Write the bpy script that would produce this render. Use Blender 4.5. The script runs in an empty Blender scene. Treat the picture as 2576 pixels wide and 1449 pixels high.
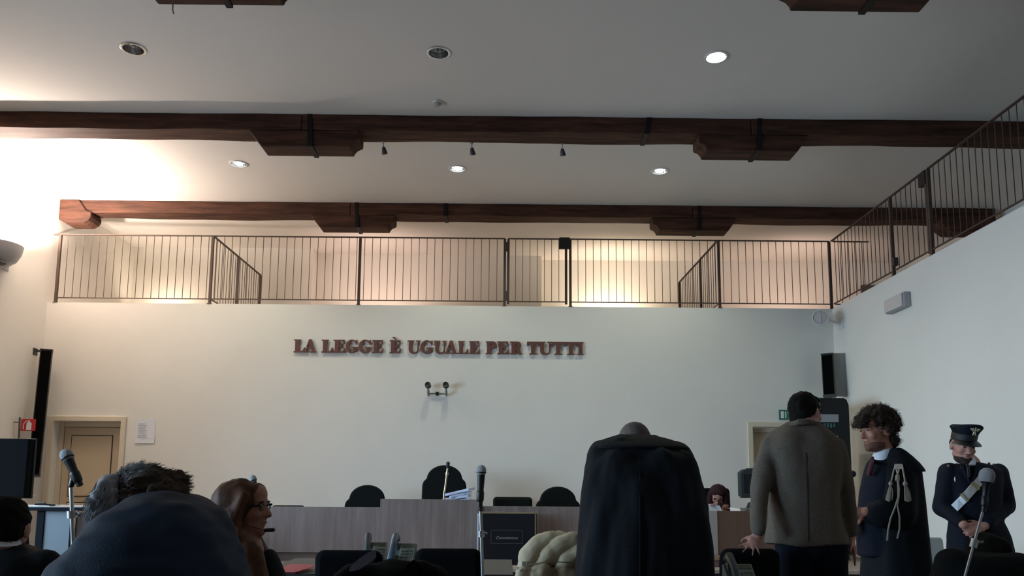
import bpy, bmesh, math, random
import numpy as np
from mathutils import Vector, Matrix
from mathutils.bvhtree import BVHTree

SC = bpy.context.scene
COL = SC.collection
rnd = random.Random(7)
V = Vector
# ---------------------------------------------------------------- camera
EYE = V((0, 0, 1.25))
PITCH, YAW, ROLL, FPX, PY0 = math.radians(7.244), math.radians(-0.336), math.radians(0.409), 2000.0, 966.0
_f = V((-math.sin(YAW) * math.cos(PITCH), math.cos(YAW) * math.cos(PITCH), math.sin(PITCH)))
_r = V((math.cos(YAW), math.sin(YAW), 0))
_u = _r.cross(_f)
RI = _r * math.cos(ROLL) + _u * math.sin(ROLL)
UP = _u * math.cos(ROLL) - _r * math.sin(ROLL)
FW = _f
cam = bpy.data.cameras.new('camera')
cam.sensor_width = 36.0
cam.lens = FPX / 2576 * 36
cam.shift_y = (PY0 - 724.5) / 2576
cam.clip_start = 0.05
camo = bpy.data.objects.new('camera', cam)
COL.objects.link(camo)
m = Matrix((RI, UP, -FW)).transposed().to_4x4()
m.translation = EYE
camo.matrix_world = m
SC.camera = camo
SC.view_settings.view_transform = 'Standard'
SC.view_settings.look = 'None'
SC.view_settings.gamma = 1.0
SC.view_settings.use_curve_mapping = False
SC.view_settings.exposure = 0.0

# ---------------------------------------------------------------- daylight
W = bpy.data.worlds.new('sky')
SC.world = W
W.use_nodes = True
_bg = W.node_tree.nodes['Background']
_bg.inputs[0].default_value = (0.62, 0.80, 1.0, 1)
_bg.inputs[1].default_value = 1.2

def area(name, loc, target, sx, sy, power, col, spread=180):
    l = bpy.data.lights.new(name, 'AREA')
    l.shape = 'RECTANGLE'
    l.size, l.size_y, l.energy, l.color = sx, sy, power, col
    l.spread = math.radians(spread)
    o = bpy.data.objects.new(name, l)
    COL.objects.link(o)
    o.location = loc
    o.rotation_euler = (V(target) - V(loc)).to_track_quat('-Z', 'Y').to_euler()
    return o

DAY = (0.42, 0.72, 1.0)
WINDOWS = [(0.6, 2.2), (3.4, 5.0), (6.2, 7.8)]         # spans along the left wall (Y), all outside the frame
WZ0, WZ1 = 0.95, 2.75
for i, (a, b) in enumerate(WINDOWS):
    area('daylight_window_%d' % (i + 1), (-7.2, (a + b) / 2, (WZ0 + WZ1) / 2), (-2.2, (a + b) / 2 + 2.1, 0.60), 1.9, 2.0, 68, DAY, 82)
    area('skylight_window_%d' % (i + 1), (-7.15, (a + b) / 2, (WZ0 + WZ1) / 2 + 0.2), (-2.0, (a + b) / 2 + 0.7, 1.35), 1.8, 1.9, 100, (0.72, 0.86, 1.0))

def at(px, py, Y):
    d = FW + RI * ((px - 1288) / FPX) + UP * ((PY0 - py) / FPX)
    return EYE + d * (Y / d.y)

# ---------------------------------------------------------------- materials
MATS = {}
def mat(name, col, rough=0.6, metal=0.0, noise=None, bump=None, emit=None, spec=0.5, grain=None, coat=0.0, sheen=0.0):
    """noise=(scale, amount) colour mottling; bump=(scale, strength); grain=(axis, scale, col2, stretch)"""
    if name in MATS:
        return MATS[name]
    mt = bpy.data.materials.new(name)
    mt.use_nodes = True
    nt = mt.node_tree
    b = nt.nodes['Principled BSDF']
    b.inputs['Base Color'].default_value = (*col, 1)
    b.inputs['Roughness'].default_value = rough
    b.inputs['Metallic'].default_value = metal
    b.inputs['Specular IOR Level'].default_value = spec
    if coat: b.inputs['Coat Weight'].default_value = coat
    if sheen: b.inputs['Sheen Weight'].default_value = sheen
    if emit:
        b.inputs['Emission Color'].default_value = (*emit[0], 1)
        b.inputs['Emission Strength'].default_value = emit[1]
    tc = nt.nodes.new('ShaderNodeTexCoord')
    if noise:
        n = nt.nodes.new('ShaderNodeTexNoise')
        n.inputs['Scale'].default_value = noise[0]
        n.inputs['Detail'].default_value = 5
        nt.links.new(tc.outputs['Object'], n.inputs['Vector'])
        r = nt.nodes.new('ShaderNodeValToRGB')
        r.color_ramp.elements[0].position = 0.3
        r.color_ramp.elements[1].position = 0.7
        r.color_ramp.elements[0].color = (*[c * (1 - noise[1]) for c in col], 1)
        r.color_ramp.elements[1].color = (*[min(1, c * (1 + noise[1])) for c in col], 1)
        nt.links.new(n.outputs['Fac'], r.inputs['Fac'])
        nt.links.new(r.outputs['Color'], b.inputs['Base Color'])
    if grain:
        axis, sc, col2, st = grain
        mp = nt.nodes.new('ShaderNodeMapping')
        s = [sc, sc, sc]
        s['xyz'.index(axis)] = sc / st
        mp.inputs['Scale'].default_value = s
        nt.links.new(tc.outputs['Object'], mp.inputs['Vector'])
        n = nt.nodes.new('ShaderNodeTexNoise')
        n.inputs['Scale'].default_value = 1.0
        n.inputs['Detail'].default_value = 6
        n.inputs['Roughness'].default_value = 0.62
        nt.links.new(mp.outputs['Vector'], n.inputs['Vector'])
        r = nt.nodes.new('ShaderNodeValToRGB')
        r.color_ramp.elements[0].position = 0.36
        r.color_ramp.elements[1].position = 0.66
        r.color_ramp.elements[0].color = (*col, 1)
        r.color_ramp.elements[1].color = (*col2, 1)
        nt.links.new(n.outputs['Fac'], r.inputs['Fac'])
        nt.links.new(r.outputs['Color'], b.inputs['Base Color'])
        bm_ = nt.nodes.new('ShaderNodeBump')
        bm_.inputs['Strength'].default_value = 0.25
        bm_.inputs['Distance'].default_value = 0.01
        nt.links.new(n.outputs['Fac'], bm_.inputs['Height'])
        nt.links.new(bm_.outputs['Normal'], b.inputs['Normal'])
    if bump:
        n2 = nt.nodes.new('ShaderNodeTexNoise')
        n2.inputs['Scale'].default_value = bump[0]
        n2.inputs['Detail'].default_value = 4
        nt.links.new(tc.outputs['Object'], n2.inputs['Vector'])
        bp = nt.nodes.new('ShaderNodeBump')
        bp.inputs['Strength'].default_value = bump[1]
        bp.inputs['Distance'].default_value = 0.01
        nt.links.new(n2.outputs['Fac'], bp.inputs['Height'])
        nt.links.new(bp.outputs['Normal'], b.inputs['Normal'])
    MATS[name] = mt
    return mt

PLASTER = mat('cream_plaster', (0.80, 0.775, 0.72), 0.9, noise=(1.3, 0.02), bump=(60, 0.06), spec=0.2)
CEIL = mat('white_ceiling_paint', (0.735, 0.70, 0.66), 0.95, noise=(0.8, 0.015), spec=0.15)
WOOD = mat('old_beam_wood', (0.030, 0.0115, 0.007), 0.75, grain=('x', 14, (0.092, 0.038, 0.023), 9), spec=0.25)
IRON = mat('beam_iron', (0.012, 0.010, 0.010), 0.6, 0.6)
RAIL = mat('railing_paint', (0.075, 0.046, 0.036), 0.6, 0.1)
LAM = mat('bench_laminate', (0.19, 0.137, 0.122), 0.45, grain=('z', 16, (0.27, 0.205, 0.185), 14))
LAMD = mat('plinth_laminate', (0.13, 0.085, 0.07), 0.5, grain=('x', 12, (0.17, 0.11, 0.09), 10))
DECK = mat('platform_deck', (0.36, 0.29, 0.245), 0.6, grain=('x', 12, (0.42, 0.34, 0.29), 12))
FLOOR = mat('terracotta_floor', (0.09, 0.05, 0.038), 0.5, noise=(5, 0.2))
DOORP = mat('beige_door_paint', (0.62, 0.50, 0.35), 0.55, noise=(3, 0.03))
DOORT = mat('door_trim_paint', (0.70, 0.62, 0.49), 0.6)
GAP = mat('dark_gap', (0.05, 0.035, 0.02), 0.8)
BLACKF = mat('black_fabric', (0.0055, 0.006, 0.0072), 0.95, bump=(240, 0.2), spec=0.08)
ROBE = mat('black_robe_cloth', (0.0065, 0.0085, 0.012), 0.85, bump=(160, 0.2), spec=0.2)
NAVY = mat('navy_jacket_cloth', (0.012, 0.025, 0.048), 0.78, bump=(220, 0.2), spec=0.25)
NAVYD = mat('dark_navy_uniform', (0.006, 0.008, 0.016), 0.8, bump=(260, 0.15), spec=0.2)
TWEED = mat('grey_brown_tweed', (0.145, 0.118, 0.094), 0.95, noise=(180, 0.25), bump=(300, 0.25), spec=0.1)
TROUS = mat('navy_trouser_cloth', (0.006, 0.008, 0.015), 0.9, spec=0.15)
SKIN = mat('skin', (0.50, 0.24, 0.185), 0.55, noise=(30, 0.08))
SKIN2 = mat('skin_ruddy', (0.43, 0.185, 0.125), 0.55, noise=(30, 0.10))
SHIRT = mat('white_shirt_cotton', (0.74, 0.76, 0.82), 0.8)
TIE = mat('dark_red_tie', (0.10, 0.012, 0.018), 0.6)
HDARK = mat('black_hair', (0.008, 0.006, 0.005), 0.8, spec=0.12)
HBROWN = mat('brown_curly_hair', (0.030, 0.016, 0.010), 0.65, spec=0.3)
HAUB = mat('auburn_hair', (0.060, 0.022, 0.010), 0.6, grain=('z', 30, (0.135, 0.056, 0.027), 8), spec=0.2)
HGREY = mat('grey_hair', (0.28, 0.28, 0.30), 0.6, grain=('z', 40, (0.46, 0.47, 0.50), 5))
HMIX = mat('dark_brown_greying_hair', (0.035, 0.023, 0.016), 0.7, grain=('x', 45, (0.14, 0.10, 0.078), 6), spec=.2)
HWINE = mat('wine_dark_hair', (0.018, 0.006, 0.007), 0.7, grain=('z', 40, (0.032, 0.010, 0.012), 6), spec=.15)
EYEM = mat('eye_dark', (0.02, 0.015, 0.012), 0.3)
CHROME = mat('chrome', (0.75, 0.75, 0.75), 0.18, 1.0)
STEEL = mat('brushed_steel', (0.42, 0.42, 0.43), 0.35, 1.0)
BRASS = mat('brass', (0.62, 0.52, 0.33), 0.35, 0.9)
BLACKP = mat('black_plastic', (0.010, 0.010, 0.011), 0.45)
BLACKL = mat('black_leather', (0.0055, 0.0075, 0.008), 0.7, bump=(90, 0.15), spec=.1)
GRILLE = mat('microphone_grille', (0.46, 0.47, 0.49), 0.55, 0.3, bump=(900, 0.6))
WHITEP = mat('white_plastic', (0.72, 0.71, 0.70), 0.5)
GREYP = mat('grey_plastic', (0.34, 0.345, 0.35), 0.5)
PAPER = mat('paper', (0.78, 0.79, 0.84), 0.8)
PAPERB = mat('blue_white_paper', (0.62, 0.68, 0.86), 0.8)
RED = mat('sign_red', (0.50, 0.018, 0.022), 0.5)
GREEN = mat('sign_green', (0.012, 0.16, 0.10), 0.5)
SIGNW = mat('sign_white', (0.80, 0.80, 0.80), 0.5)
LETTER = mat('inscription_brown', (0.14, 0.052, 0.040), 0.5)
CREAMQ = mat('cream_nylon', (0.70, 0.58, 0.38), 0.6, noise=(8, 0.05))
PHONE = mat('phone_plastic', (0.105, 0.118, 0.118), 0.45)
PHONEK = mat('phone_keys', (0.30, 0.32, 0.26), 0.5)

# ---------------------------------------------------------------- mesh helpers
ORG = {}
class MB:
    def __init__(s): s.v, s.f = [], []
    def add(s, vs, fs):
        o = len(s.v)
        s.v += [tuple(p) for p in vs]
        s.f += [tuple(i + o for i in f) for f in fs]
        return s
    def box(s, a, b):
        x0, y0, z0 = a; x1, y1, z1 = b
        return s.add([(x0, y0, z0), (x1, y0, z0), (x1, y1, z0), (x0, y1, z0), (x0, y0, z1), (x1, y0, z1), (x1, y1, z1), (x0, y1, z1)],
                     [(0, 3, 2, 1), (4, 5, 6, 7), (0, 1, 5, 4), (1, 2, 6, 5), (2, 3, 7, 6), (3, 0, 4, 7)])
    def bar(s, p, q, w, h=None, up=(0, 0, 1)):
        """box beam from p to q with section w x h"""
        p, q = V(p), V(q); h = h or w
        d = (q - p).normalized(); up = V(up)
        if abs(d.dot(up)) > 0.99: up = V((0, 1, 0))
        x = d.cross(up).normalized(); y = x.cross(d)
        vs = []
        for c in (p, q):
            for a, b in ((-1, -1), (1, -1), (1, 1), (-1, 1)):
                vs.append(c + x * (a * w / 2) + y * (b * h / 2))
        return s.add(vs, [(3, 2, 1, 0), (4, 5, 6, 7), (0, 1, 5, 4), (1, 2, 6, 5), (2, 3, 7, 6), (3, 0, 4, 7)])
    def rings(s, rings, cap=True, closed=False):
        n = len(rings[0]); o = len(s.v)
        fs = []
        for i in range(len(rings) - (0 if closed else 1)):
            a, b = i * n, ((i + 1) % len(rings)) * n
            for k in range(n):
                k2 = (k + 1) % n
                fs.append((a + k, a + k2, b + k2, b + k))
        if cap and not closed:
            fs.append(tuple(range(n - 1, -1, -1)))
            e = (len(rings) - 1) * n
            fs.append(tuple(e + k for k in range(n)))
        return s.add([p for r in rings for p in r], fs)
    def tube(s, pts, r, n=8, cap=True):
        pts = [V(p) for p in pts]
        rs = r if isinstance(r, (list, tuple)) else [r] * len(pts)
        out = []; prev = None
        for i, p in enumerate(pts):
            d = (pts[min(i + 1, len(pts) - 1)] - pts[max(i - 1, 0)]).normalized()
            if prev is None:
                a = V((0, 0, 1)) if abs(d.z) < 0.9 else V((1, 0, 0))
                x = d.cross(a).normalized()
            else:
                x = (prev - d * prev.dot(d)).normalized()
            prev = x
            y = d.cross(x)
            out.append([p + (x * math.cos(t) + y * math.sin(t)) * rs[i] for t in [2 * math.pi * k / n for k in range(n)]])
        return s.rings(out, cap)
    def lathe(s, prof, c=(0, 0, 0), axis=(0, 0, 1), n=24, a0=0.0, a1=2 * math.pi):
        ax = V(axis).normalized(); t = V((1, 0, 0)) if abs(ax.x) < 0.9 else V((0, 1, 0))
        x = ax.cross(t).normalized(); y = ax.cross(x); c = V(c)
        full = abs(a1 - a0 - 2 * math.pi) < 1e-6
        m_ = n if full else n + 1
        rs = [[c + ax * h + (x * math.cos(a0 + (a1 - a0) * k / n) + y * math.sin(a0 + (a1 - a0) * k / n)) * r for k in range(m_)] for r, h in prof]
        o = len(s.v); fs = []
        for i in range(len(rs) - 1):
            for k in range(m_ if full else m_ - 1):
                k2 = (k + 1) % m_
                fs.append((i * m_ + k, i * m_ + k2, (i + 1) * m_ + k2, (i + 1) * m_ + k))
        return s.add([p for r in rs for p in r], fs)
    def prism(s, pts2, o, x, y, d):
        """outline pts2 in plane (x,y) from origin o, extruded by vector d"""
        o, x, y, d = V(o), V(x), V(y), V(d)
        a = [o + x * p[0] + y * p[1] for p in pts2]
        n = len(a)
        return s.add(a + [p + d for p in a], [tuple(range(n - 1, -1, -1)), tuple(range(n, 2 * n))] + [(k, (k + 1) % n, n + (k + 1) % n, n + k) for k in range(n)])
    def ell(s, c, r, rot=None, nu=16, nv=10):
        c = V(c); rot = rot or Matrix.Identity(3)
        rs = []
        for j in range(nv + 1):
            ph = -math.pi / 2 + math.pi * j / nv
            cr = max(math.cos(ph), 0.02)
            rs.append([c + rot @ V((r[0] * cr * math.cos(2 * math.pi * k / nu), r[1] * cr * math.sin(2 * math.pi * k / nu), r[2] * math.sin(ph))) for k in range(nu)])
        return s.rings(rs)
    def cone(s, p, q, r0, r1, side=None, flat=1.0, n=14, nc=4):
        """round-ended tapered limb; `flat` scales the radius across `side`"""
        p, q = V(p), V(q); d = (q - p).normalized()
        sd = V(side) if side is not None else (V((0, 0, 1)) if abs(d.z) < 0.9 else V((1, 0, 0)))
        x = (sd - d * sd.dot(d)).normalized(); y = d.cross(x)
        prof = [(p - d * r0 * math.sin(math.pi / 2 * (1 - j / nc)), max(r0 * math.cos(math.pi / 2 * (1 - j / nc)), r0 * .05)) for j in range(nc + 1)]
        prof += [(q + d * r1 * math.sin(math.pi / 2 * j / nc), max(r1 * math.cos(math.pi / 2 * j / nc), r1 * .05)) for j in range(nc + 1)]
        return s.rings([[c + x * (r * math.cos(t)) + y * (r * flat * math.sin(t)) for t in [2 * math.pi * k / n for k in range(n)]] for c, r in prof])
    def loft(s, spec, n=40, fold=None):
        """spec: (centre, rx, ry, power, yaw) horizontal super-ellipse rings from top to bottom"""
        rs = []
        for i, it in enumerate(spec):
            c, rx, ry = V(it[0]), it[1], it[2]
            pw = it[3] if len(it) > 3 else 2.0
            yw = it[4] if len(it) > 4 else 0.0
            tilt = it[5] if len(it) > 5 else 0.0
            ring = []
            for k in range(n):
                t = 2 * math.pi * k / n
                ct, st = math.cos(t), math.sin(t)
                x = math.copysign(abs(ct) ** (2 / pw), ct) * rx
                y = math.copysign(abs(st) ** (2 / pw), st) * ry
                if fold:
                    g = 1 + fold(i / max(1, len(spec) - 1), t)
                    x *= g; y *= g
                ring.append(c + V((x * math.cos(yw) - y * math.sin(yw), x * math.sin(yw) + y * math.cos(yw), y * tilt)))
            rs.append(ring)
        return s.rings(rs)

def _finish(o, me, material, parent, smooth, bev):
    me.materials.append(material)
    if smooth:
        me.polygons.foreach_set('use_smooth', [True] * len(me.polygons))
        me.set_sharp_from_angle(angle=math.radians(smooth if smooth is not True else 40))
    COL.objects.link(o)
    if parent is not None:
        o.parent = parent
    if bev:
        b = o.modifiers.new('bevel', 'BEVEL')
        b.width = bev; b.segments = 2; b.limit_method = 'ANGLE'; b.angle_limit = math.radians(40)

def ob(name, mb, material, parent=None, bev=0, smooth=True, origin=None):
    me = bpy.data.meshes.new(name)
    if parent is not None:
        og = ORG.get(parent.name, V((0, 0, 0)))
    elif origin is not None:
        og = V(origin)
    else:
        a = np.array(mb.v); og = V(((a[:, 0].min() + a[:, 0].max()) / 2, (a[:, 1].min() + a[:, 1].max()) / 2, a[:, 2].min()))
    me.from_pydata([tuple(V(p) - og) for p in mb.v], [], mb.f)
    me.update()
    bm_ = bmesh.new(); bm_.from_mesh(me)
    bmesh.ops.recalc_face_normals(bm_, faces=bm_.faces)
    bm_.to_mesh(me); bm_.free()
    o = bpy.data.objects.new(name, me)
    _finish(o, me, material, parent, smooth, bev)
    if parent is None: o.location = og
    ORG[o.name] = og
    return o

def blob(name, mb, material, parent=None, vox=0.012, sm=6, disp=None, origin=None, keep=None):
    """one continuous skin over overlapping shapes"""
    me0 = bpy.data.meshes.new('tmp'); me0.from_pydata(mb.v, [], mb.f); me0.update()
    bm_ = bmesh.new(); bm_.from_mesh(me0); bmesh.ops.recalc_face_normals(bm_, faces=bm_.faces); bm_.to_mesh(me0); bm_.free()
    t = bpy.data.objects.new('tmp', me0); COL.objects.link(t)
    r = t.modifiers.new('r', 'REMESH'); r.mode = 'VOXEL'; r.voxel_size = vox
    if sm:
        s_ = t.modifiers.new('s', 'SMOOTH'); s_.iterations = sm; s_.factor = 0.5
    dg = bpy.context.evaluated_depsgraph_get()
    me = bpy.data.meshes.new_from_object(t.evaluated_get(dg))
    bpy.data.objects.remove(t); bpy.data.meshes.remove(me0)
    me.name = name
    n = len(me.vertices)
    co = np.empty(n * 3); me.vertices.foreach_get('co', co); co = co.reshape(-1, 3)
    if disp:
        no = np.empty(n * 3); me.vertices.foreach_get('normal', no); no = no.reshape(-1, 3)
        co = disp(co, no)
    if parent is not None: og = ORG.get(parent.name, V((0, 0, 0)))
    elif origin is not None: og = V(origin)
    else: og = V(((co[:, 0].min() + co[:, 0].max()) / 2, (co[:, 1].min() + co[:, 1].max()) / 2, co[:, 2].min()))
    co = co - np.array(og)
    me.vertices.foreach_set('co', co.ravel()); me.update()
    o = bpy.data.objects.new(name, me)
    me.materials.clear()
    _finish(o, me, material, parent, 180, 0)
    if parent is None: o.location = og
    ORG[o.name] = og
    return o

def thing(name, label, cat, loc=(0, 0, 0), group=None, rz=0.0, local=False):
    o = bpy.data.objects.new(name, None); COL.objects.link(o)
    o.empty_display_size = 0.1
    o.location = loc; o.rotation_euler = (0, 0, rz)
    ORG[o.name] = V((0, 0, 0)) if local else V(loc)
    o['label'] = label; o['category'] = cat
    if group: o['group'] = group
    return o
def tag(o, label, cat, group=None):
    o['label'] = label; o['category'] = cat
    if group: o['group'] = group
    return o
def struct(name, mb, material, parent=None, bev=0, smooth=False):
    o = ob(name, mb, material, parent, bev, smooth)
    if parent is None: o['kind'] = 'structure'
    return o
def dup(root, loc, rz, label=None, scale=None):
    r = root.copy(); COL.objects.link(r); r.location = loc; r.rotation_euler = (0, 0, rz)
    if scale: r.scale = scale
    if label: r['label'] = label
    for ch in list(root.children):
        c = ch.copy(); COL.objects.link(c); c.parent = r
        for g in ch.children:
            d = g.copy(); COL.objects.link(d); d.parent = c
    return r
def lobj(name, l, loc, parent=None, rot=(0, 0, 0)):
    o = bpy.data.objects.new(name, l); COL.objects.link(o)
    if parent is not None:
        o.parent = parent; loc = V(loc) - ORG.get(parent.name, V((0, 0, 0)))
    o.location = loc; o.rotation_euler = rot
    return o
def bvh(o):
    me = o.data; og = ORG[o.name]
    return BVHTree.FromPolygons([v.co + og for v in me.vertices], [p.vertices[:] for p in me.polygons])
def on(tree, px, py, off=0.004, dflt=5.0):
    d = (FW + RI * ((px - 1288) / FPX) + UP * ((PY0 - py) / FPX)).normalized()
    h = tree.ray_cast(EYE, d)
    if h[0] is None: return at(px, py, dflt)
    return h[0] - d * off

from mathutils import noise as mnoise
def fn(amp, sc, seed=0.0, ridge=None):
    off = V((seed, seed * 1.7, seed * .3))
    def f(co, no):
        out = co.copy()
        for i in range(len(co)):
            out[i] += no[i] * (amp * mnoise.fractal(V(co[i]) * sc + off, 1.0, 2.0, 3))
        return out
    return f
def folds(amp, kx, kz, seed=0.0, base=.3):
    """vertical cloth folds: waves across x and y, weak along z"""
    def f(co, no):
        out = co.copy()
        for i in range(len(co)):
            x, y, z = co[i]
            w = mnoise.noise(V((x * kx + seed, y * kx, z * kz))) + base * mnoise.noise(V((x * kx * 2.3, y * kx * 2.3, z * kz * 3 + seed)))
            out[i] += no[i] * (amp * w)
        return out
    return f
# ================================================================ room shell
XL, XR, YB, ZL, ZC, XO = -6.78, 4.80, 11.5, 3.87, 5.488, 7.6
YR = -5.0
d1a, d1b, d1t = -6.54, -5.57, 2.12
d2a, d2b, d2t = 3.56, 4.42, 2.11
struct('floor', MB().box((XL - .5, YR, -.2), (XO, 15.2, 0)), FLOOR)
wb = MB()
wb.box((XL - .3, YB, 0), (d1a, YB + .3, d1t)).box((d1b, YB, 0), (d2a, YB + .3, d1t)).box((d2b, YB, 0), (XR, YB + .3, d1t))
wb.box((XL - .3, YB, d1t), (XR, YB + .3, ZL))
struct('wall_back', wb, PLASTER)
struct('floor_gallery', MB().box((XL, YB + .3, ZL - .3), (XO, 15.2, ZL)).box((XR + .3, YR, ZL - .3), (XO, YB + .3, ZL)), PLASTER)
struct('wall_right', MB().box((XR, YR, 0), (XR + .3, YB + .3, ZL)), PLASTER)
struct('wall_outer_right', MB().box((XO, YR - .3, ZL - .3), (XO + .3, 15.2, ZC)), PLASTER)
struct('wall_gallery_back', MB().box((XL - .3, 14.05, ZL), (-3.55, 15.2, ZC)).box((-3.55, 14.38, ZL), (0.62, 15.2, ZC)).box((0.62, 14.65, ZL), (XO, 15.2, ZC)), PLASTER)
struct('wall_rear', MB().box((XL - .3, YR - .3, 0), (XO, YR, ZC)), PLASTER)
wl = MB(); y0 = YR
for a, b in WINDOWS:
    wl.box((XL - .3, y0, 0), (XL, a, ZC)); wl.box((XL - .3, a, 0), (XL, b, WZ0)); wl.box((XL - .3, a, WZ1), (XL, b, ZC)); y0 = b
wl.box((XL - .3, y0, 0), (XL, 14.05, ZC))
struct('wall_left', wl, PLASTER)
WFR = mat('window_frame_wood', (0.30, 0.2, 0.12), 0.6)
for i, (a, b) in enumerate(WINDOWS):
    c = (a + b) / 2
    fr = MB().bar((XL - .2, a, WZ0), (XL - .2, a, WZ1), .1, .08).bar((XL - .2, b, WZ0), (XL - .2, b, WZ1), .1, .08)
    fr.bar((XL - .2, a, WZ0 + .05), (XL - .2, b, WZ0 + .05), .08, .1).bar((XL - .2, a, WZ1 - .05), (XL - .2, b, WZ1 - .05), .08, .1)
    w = struct('window_%d' % (i + 1), fr, WFR)
    ob('mullion', MB().bar((XL - .2, c, WZ0 + .1), (XL - .2, c, WZ1 - .1), .06, .08), WFR, w, smooth=False)
# ceiling with the six lamp recesses cut out
DL = [(-3.71, 7.375), (-0.707, 7.39), (2.05, 7.417), (-3.62, 10.205), (-0.70, 10.296), (2.045, 10.312)]
def ceiling():
    bm_ = bmesh.new()
    x0, x1, ya, yb = XL - .3, XO + .3, YR - .3, 15.2
    vs = [bm_.verts.new(p) for p in ((x0, ya, ZC), (x1, ya, ZC), (x1, yb, ZC), (x0, yb, ZC))]
    es = [bm_.edges.new((vs[k], vs[(k + 1) % 4])) for k in range(4)]
    for x, y in DL:
        n = 28
        cv = [bm_.verts.new((x + .105 * math.cos(2 * math.pi * k / n), y + .105 * math.sin(2 * math.pi * k / n), ZC)) for k in range(n)]
        es += [bm_.edges.new((cv[k], cv[(k + 1) % n])) for k in range(n)]
    bmesh.ops.triangle_fill(bm_, edges=es, use_beauty=True)
    g = bm_.faces[:]
    r = bmesh.ops.extrude_face_region(bm_, geom=g)
    for e in r['geom']:
        if isinstance(e, bmesh.types.BMVert): e.co.z += .3
    bmesh.ops.recalc_face_normals(bm_, faces=bm_.faces)
    mb = MB()
    bm_.verts.index_update()
    mb.add([v.co[:] for v in bm_.verts], [[v.index for v in f.verts] for f in bm_.faces])
    bm_.free()
    struct('ceiling', mb, CEIL)
ceiling()

# ================================================================ doors
def trim(name, x0, x1, zt, w=.075):
    y = YB
    mb = MB().prism([(x0 - w, 0), (x0, 0), (x0, zt), (x1, zt), (x1, 0), (x1 + w, 0), (x1 + w, zt + w), (x0 - w, zt + w)], (0, y, 0), (1, 0, 0), (0, 0, 1), (0, -.025, 0))
    return struct(name, mb, DOORT, bev=.006)
trim('trim_1', d1a, d1b, d1t)
trim('trim_2', d2a, d2b, d2t - .0)
def door(name, x0, x1, zt, hs):
    y = YB + .19
    o = struct(name, MB().box((x0, y, 0), (x1, y + .05, zt)), DOORP, bev=.004)
    f = .07
    for a, b in (((x0, 0), (x0 + f, zt)), ((x1 - f, 0), (x1, zt)), ((x0 + f, zt - f), (x1 - f, zt))):
        ob('jamb', MB().box((a[0], y - .05, a[1]), (b[0], y - .002, b[1])), DOORT, o, .005, False)
    lx0, lx1 = x0 + f + .006, x1 - f - .006
    ob('door_leaf', MB().box((lx0, y - .03, 0), (lx1, y - .003, zt - f - .006)), DOORP, o, .003, False)
    # raised panels with dark joints around them
    for za, zb in ((1.05, zt - f - .13), (.16, .95)):
        ob('panel_groove', MB().box((lx0 + .105, y - .033, za - .012), (lx1 - .105, y - .029, zb + .012)), GAP, o, 0, False)
        ob('panel', MB().box((lx0 + .117, y - .042, za), (lx1 - .117, y - .030, zb)), DOORP, o, .005, False)
    hx = lx1 - .055 if hs > 0 else lx0 + .055
    h = ob('handle', MB().tube([(hx, y - .03, 1.02), (hx, y - .08, 1.02), (hx - .1 * hs, y - .085, 1.02)], .01), BRASS, o)
    ob('handle_plate', MB().box((hx - .02, y - .036, .93), (hx + .02, y - .029, 1.1)), BRASS, o, .003, False)
    return o
door('door_1', d1a, d1b, d1t, 1)
door('door_2', d2a, d2b, d2t, -1)
dx0, dx1 = at(2160, 640, 14.65).x, at(2193, 640, 14.65).x
o = struct('door_3', MB().box((dx0, 14.60, ZL), (dx1 + .35, 14.648, ZL + 1.17)), mat('gallery_door_paint', (.10, .075, .065), .6), bev=.005)
ob('panel', MB().box((dx0 + .1, 14.585, ZL + .1), (dx1 + .25, 14.598, ZL + 1.05)), mat('gallery_door_paint', (.1, .1, .1)), o, .004, False)

# ================================================================ roof beams
ZB, ZK = 5.297, 5.105
def rough_box(a, b, nx, amp, seed):
    """hewn timber: box with slightly wavy faces"""
    r = random.Random(seed); rs = []
    sec = [(0, 0), (.5, 0), (1, 0), (1, .5), (1, 1), (.5, 1), (0, 1), (0, .5)]
    ph = [r.uniform(0, 6) for _ in sec]
    for i in range(nx + 1):
        x = a[0] + (b[0] - a[0]) * i / nx
        ring = []
        for k, (u, w) in enumerate(sec):
            dy = amp * (math.sin(x * 2.1 + ph[k]) + .6 * math.sin(x * 5.3 + ph[k] * 2)) + r.uniform(-1, 1) * amp * .35
            dz = amp * (math.sin(x * 1.7 + ph[-k]) + .6 * math.sin(x * 4.7 + ph[k])) + r.uniform(-1, 1) * amp * .35
            if w == 1: dz = 0
            ring.append((x, a[1] + (b[1] - a[1]) * u + dy, a[2] + (b[2] - a[2]) * w + dz))
        rs.append(ring)
    return MB().rings(rs)
def corbel(o, pts, ya, yb):
    ob('corbel', MB().prism(pts, (0, ya, 0), (1, 0, 0), (0, 0, 1), (0, yb - ya, 0)), WOOD, o, .012, False)
CL = [(-3.01, ZB), (-2.86, ZK), (-1.84, ZK), (-1.83, ZK + .03), (-1.80, ZK + .065), (-1.745, ZK + .09), (-1.735, ZK + .10), (-1.735, ZB)]
CR = [(2.19, ZB), (2.19, ZK + .105), (2.20, ZK + .09), (2.245, ZK + .07), (2.275, ZK + .035), (2.285, ZK), (3.34, ZK), (3.475, ZB)]
def strap(o, x, ya, yb, zl, w=.055, tilt=0.0):
    t = .009
    m_ = MB()
    for y in (ya - t, yb):
        m_.prism([(x - w / 2, ZC - .002), (x + w / 2, ZC - .002), (x + w / 2 + tilt, zl - t), (x - w / 2 + tilt, zl - t)], (0, y, 0), (1, 0, 0), (0, 0, 1), (0, t, 0))
    m_.box((x - w / 2 + tilt, ya, zl - t), (x + w / 2 + tilt, yb, zl))
    ob('iron_strap', m_, IRON, o, .002, False)
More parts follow.
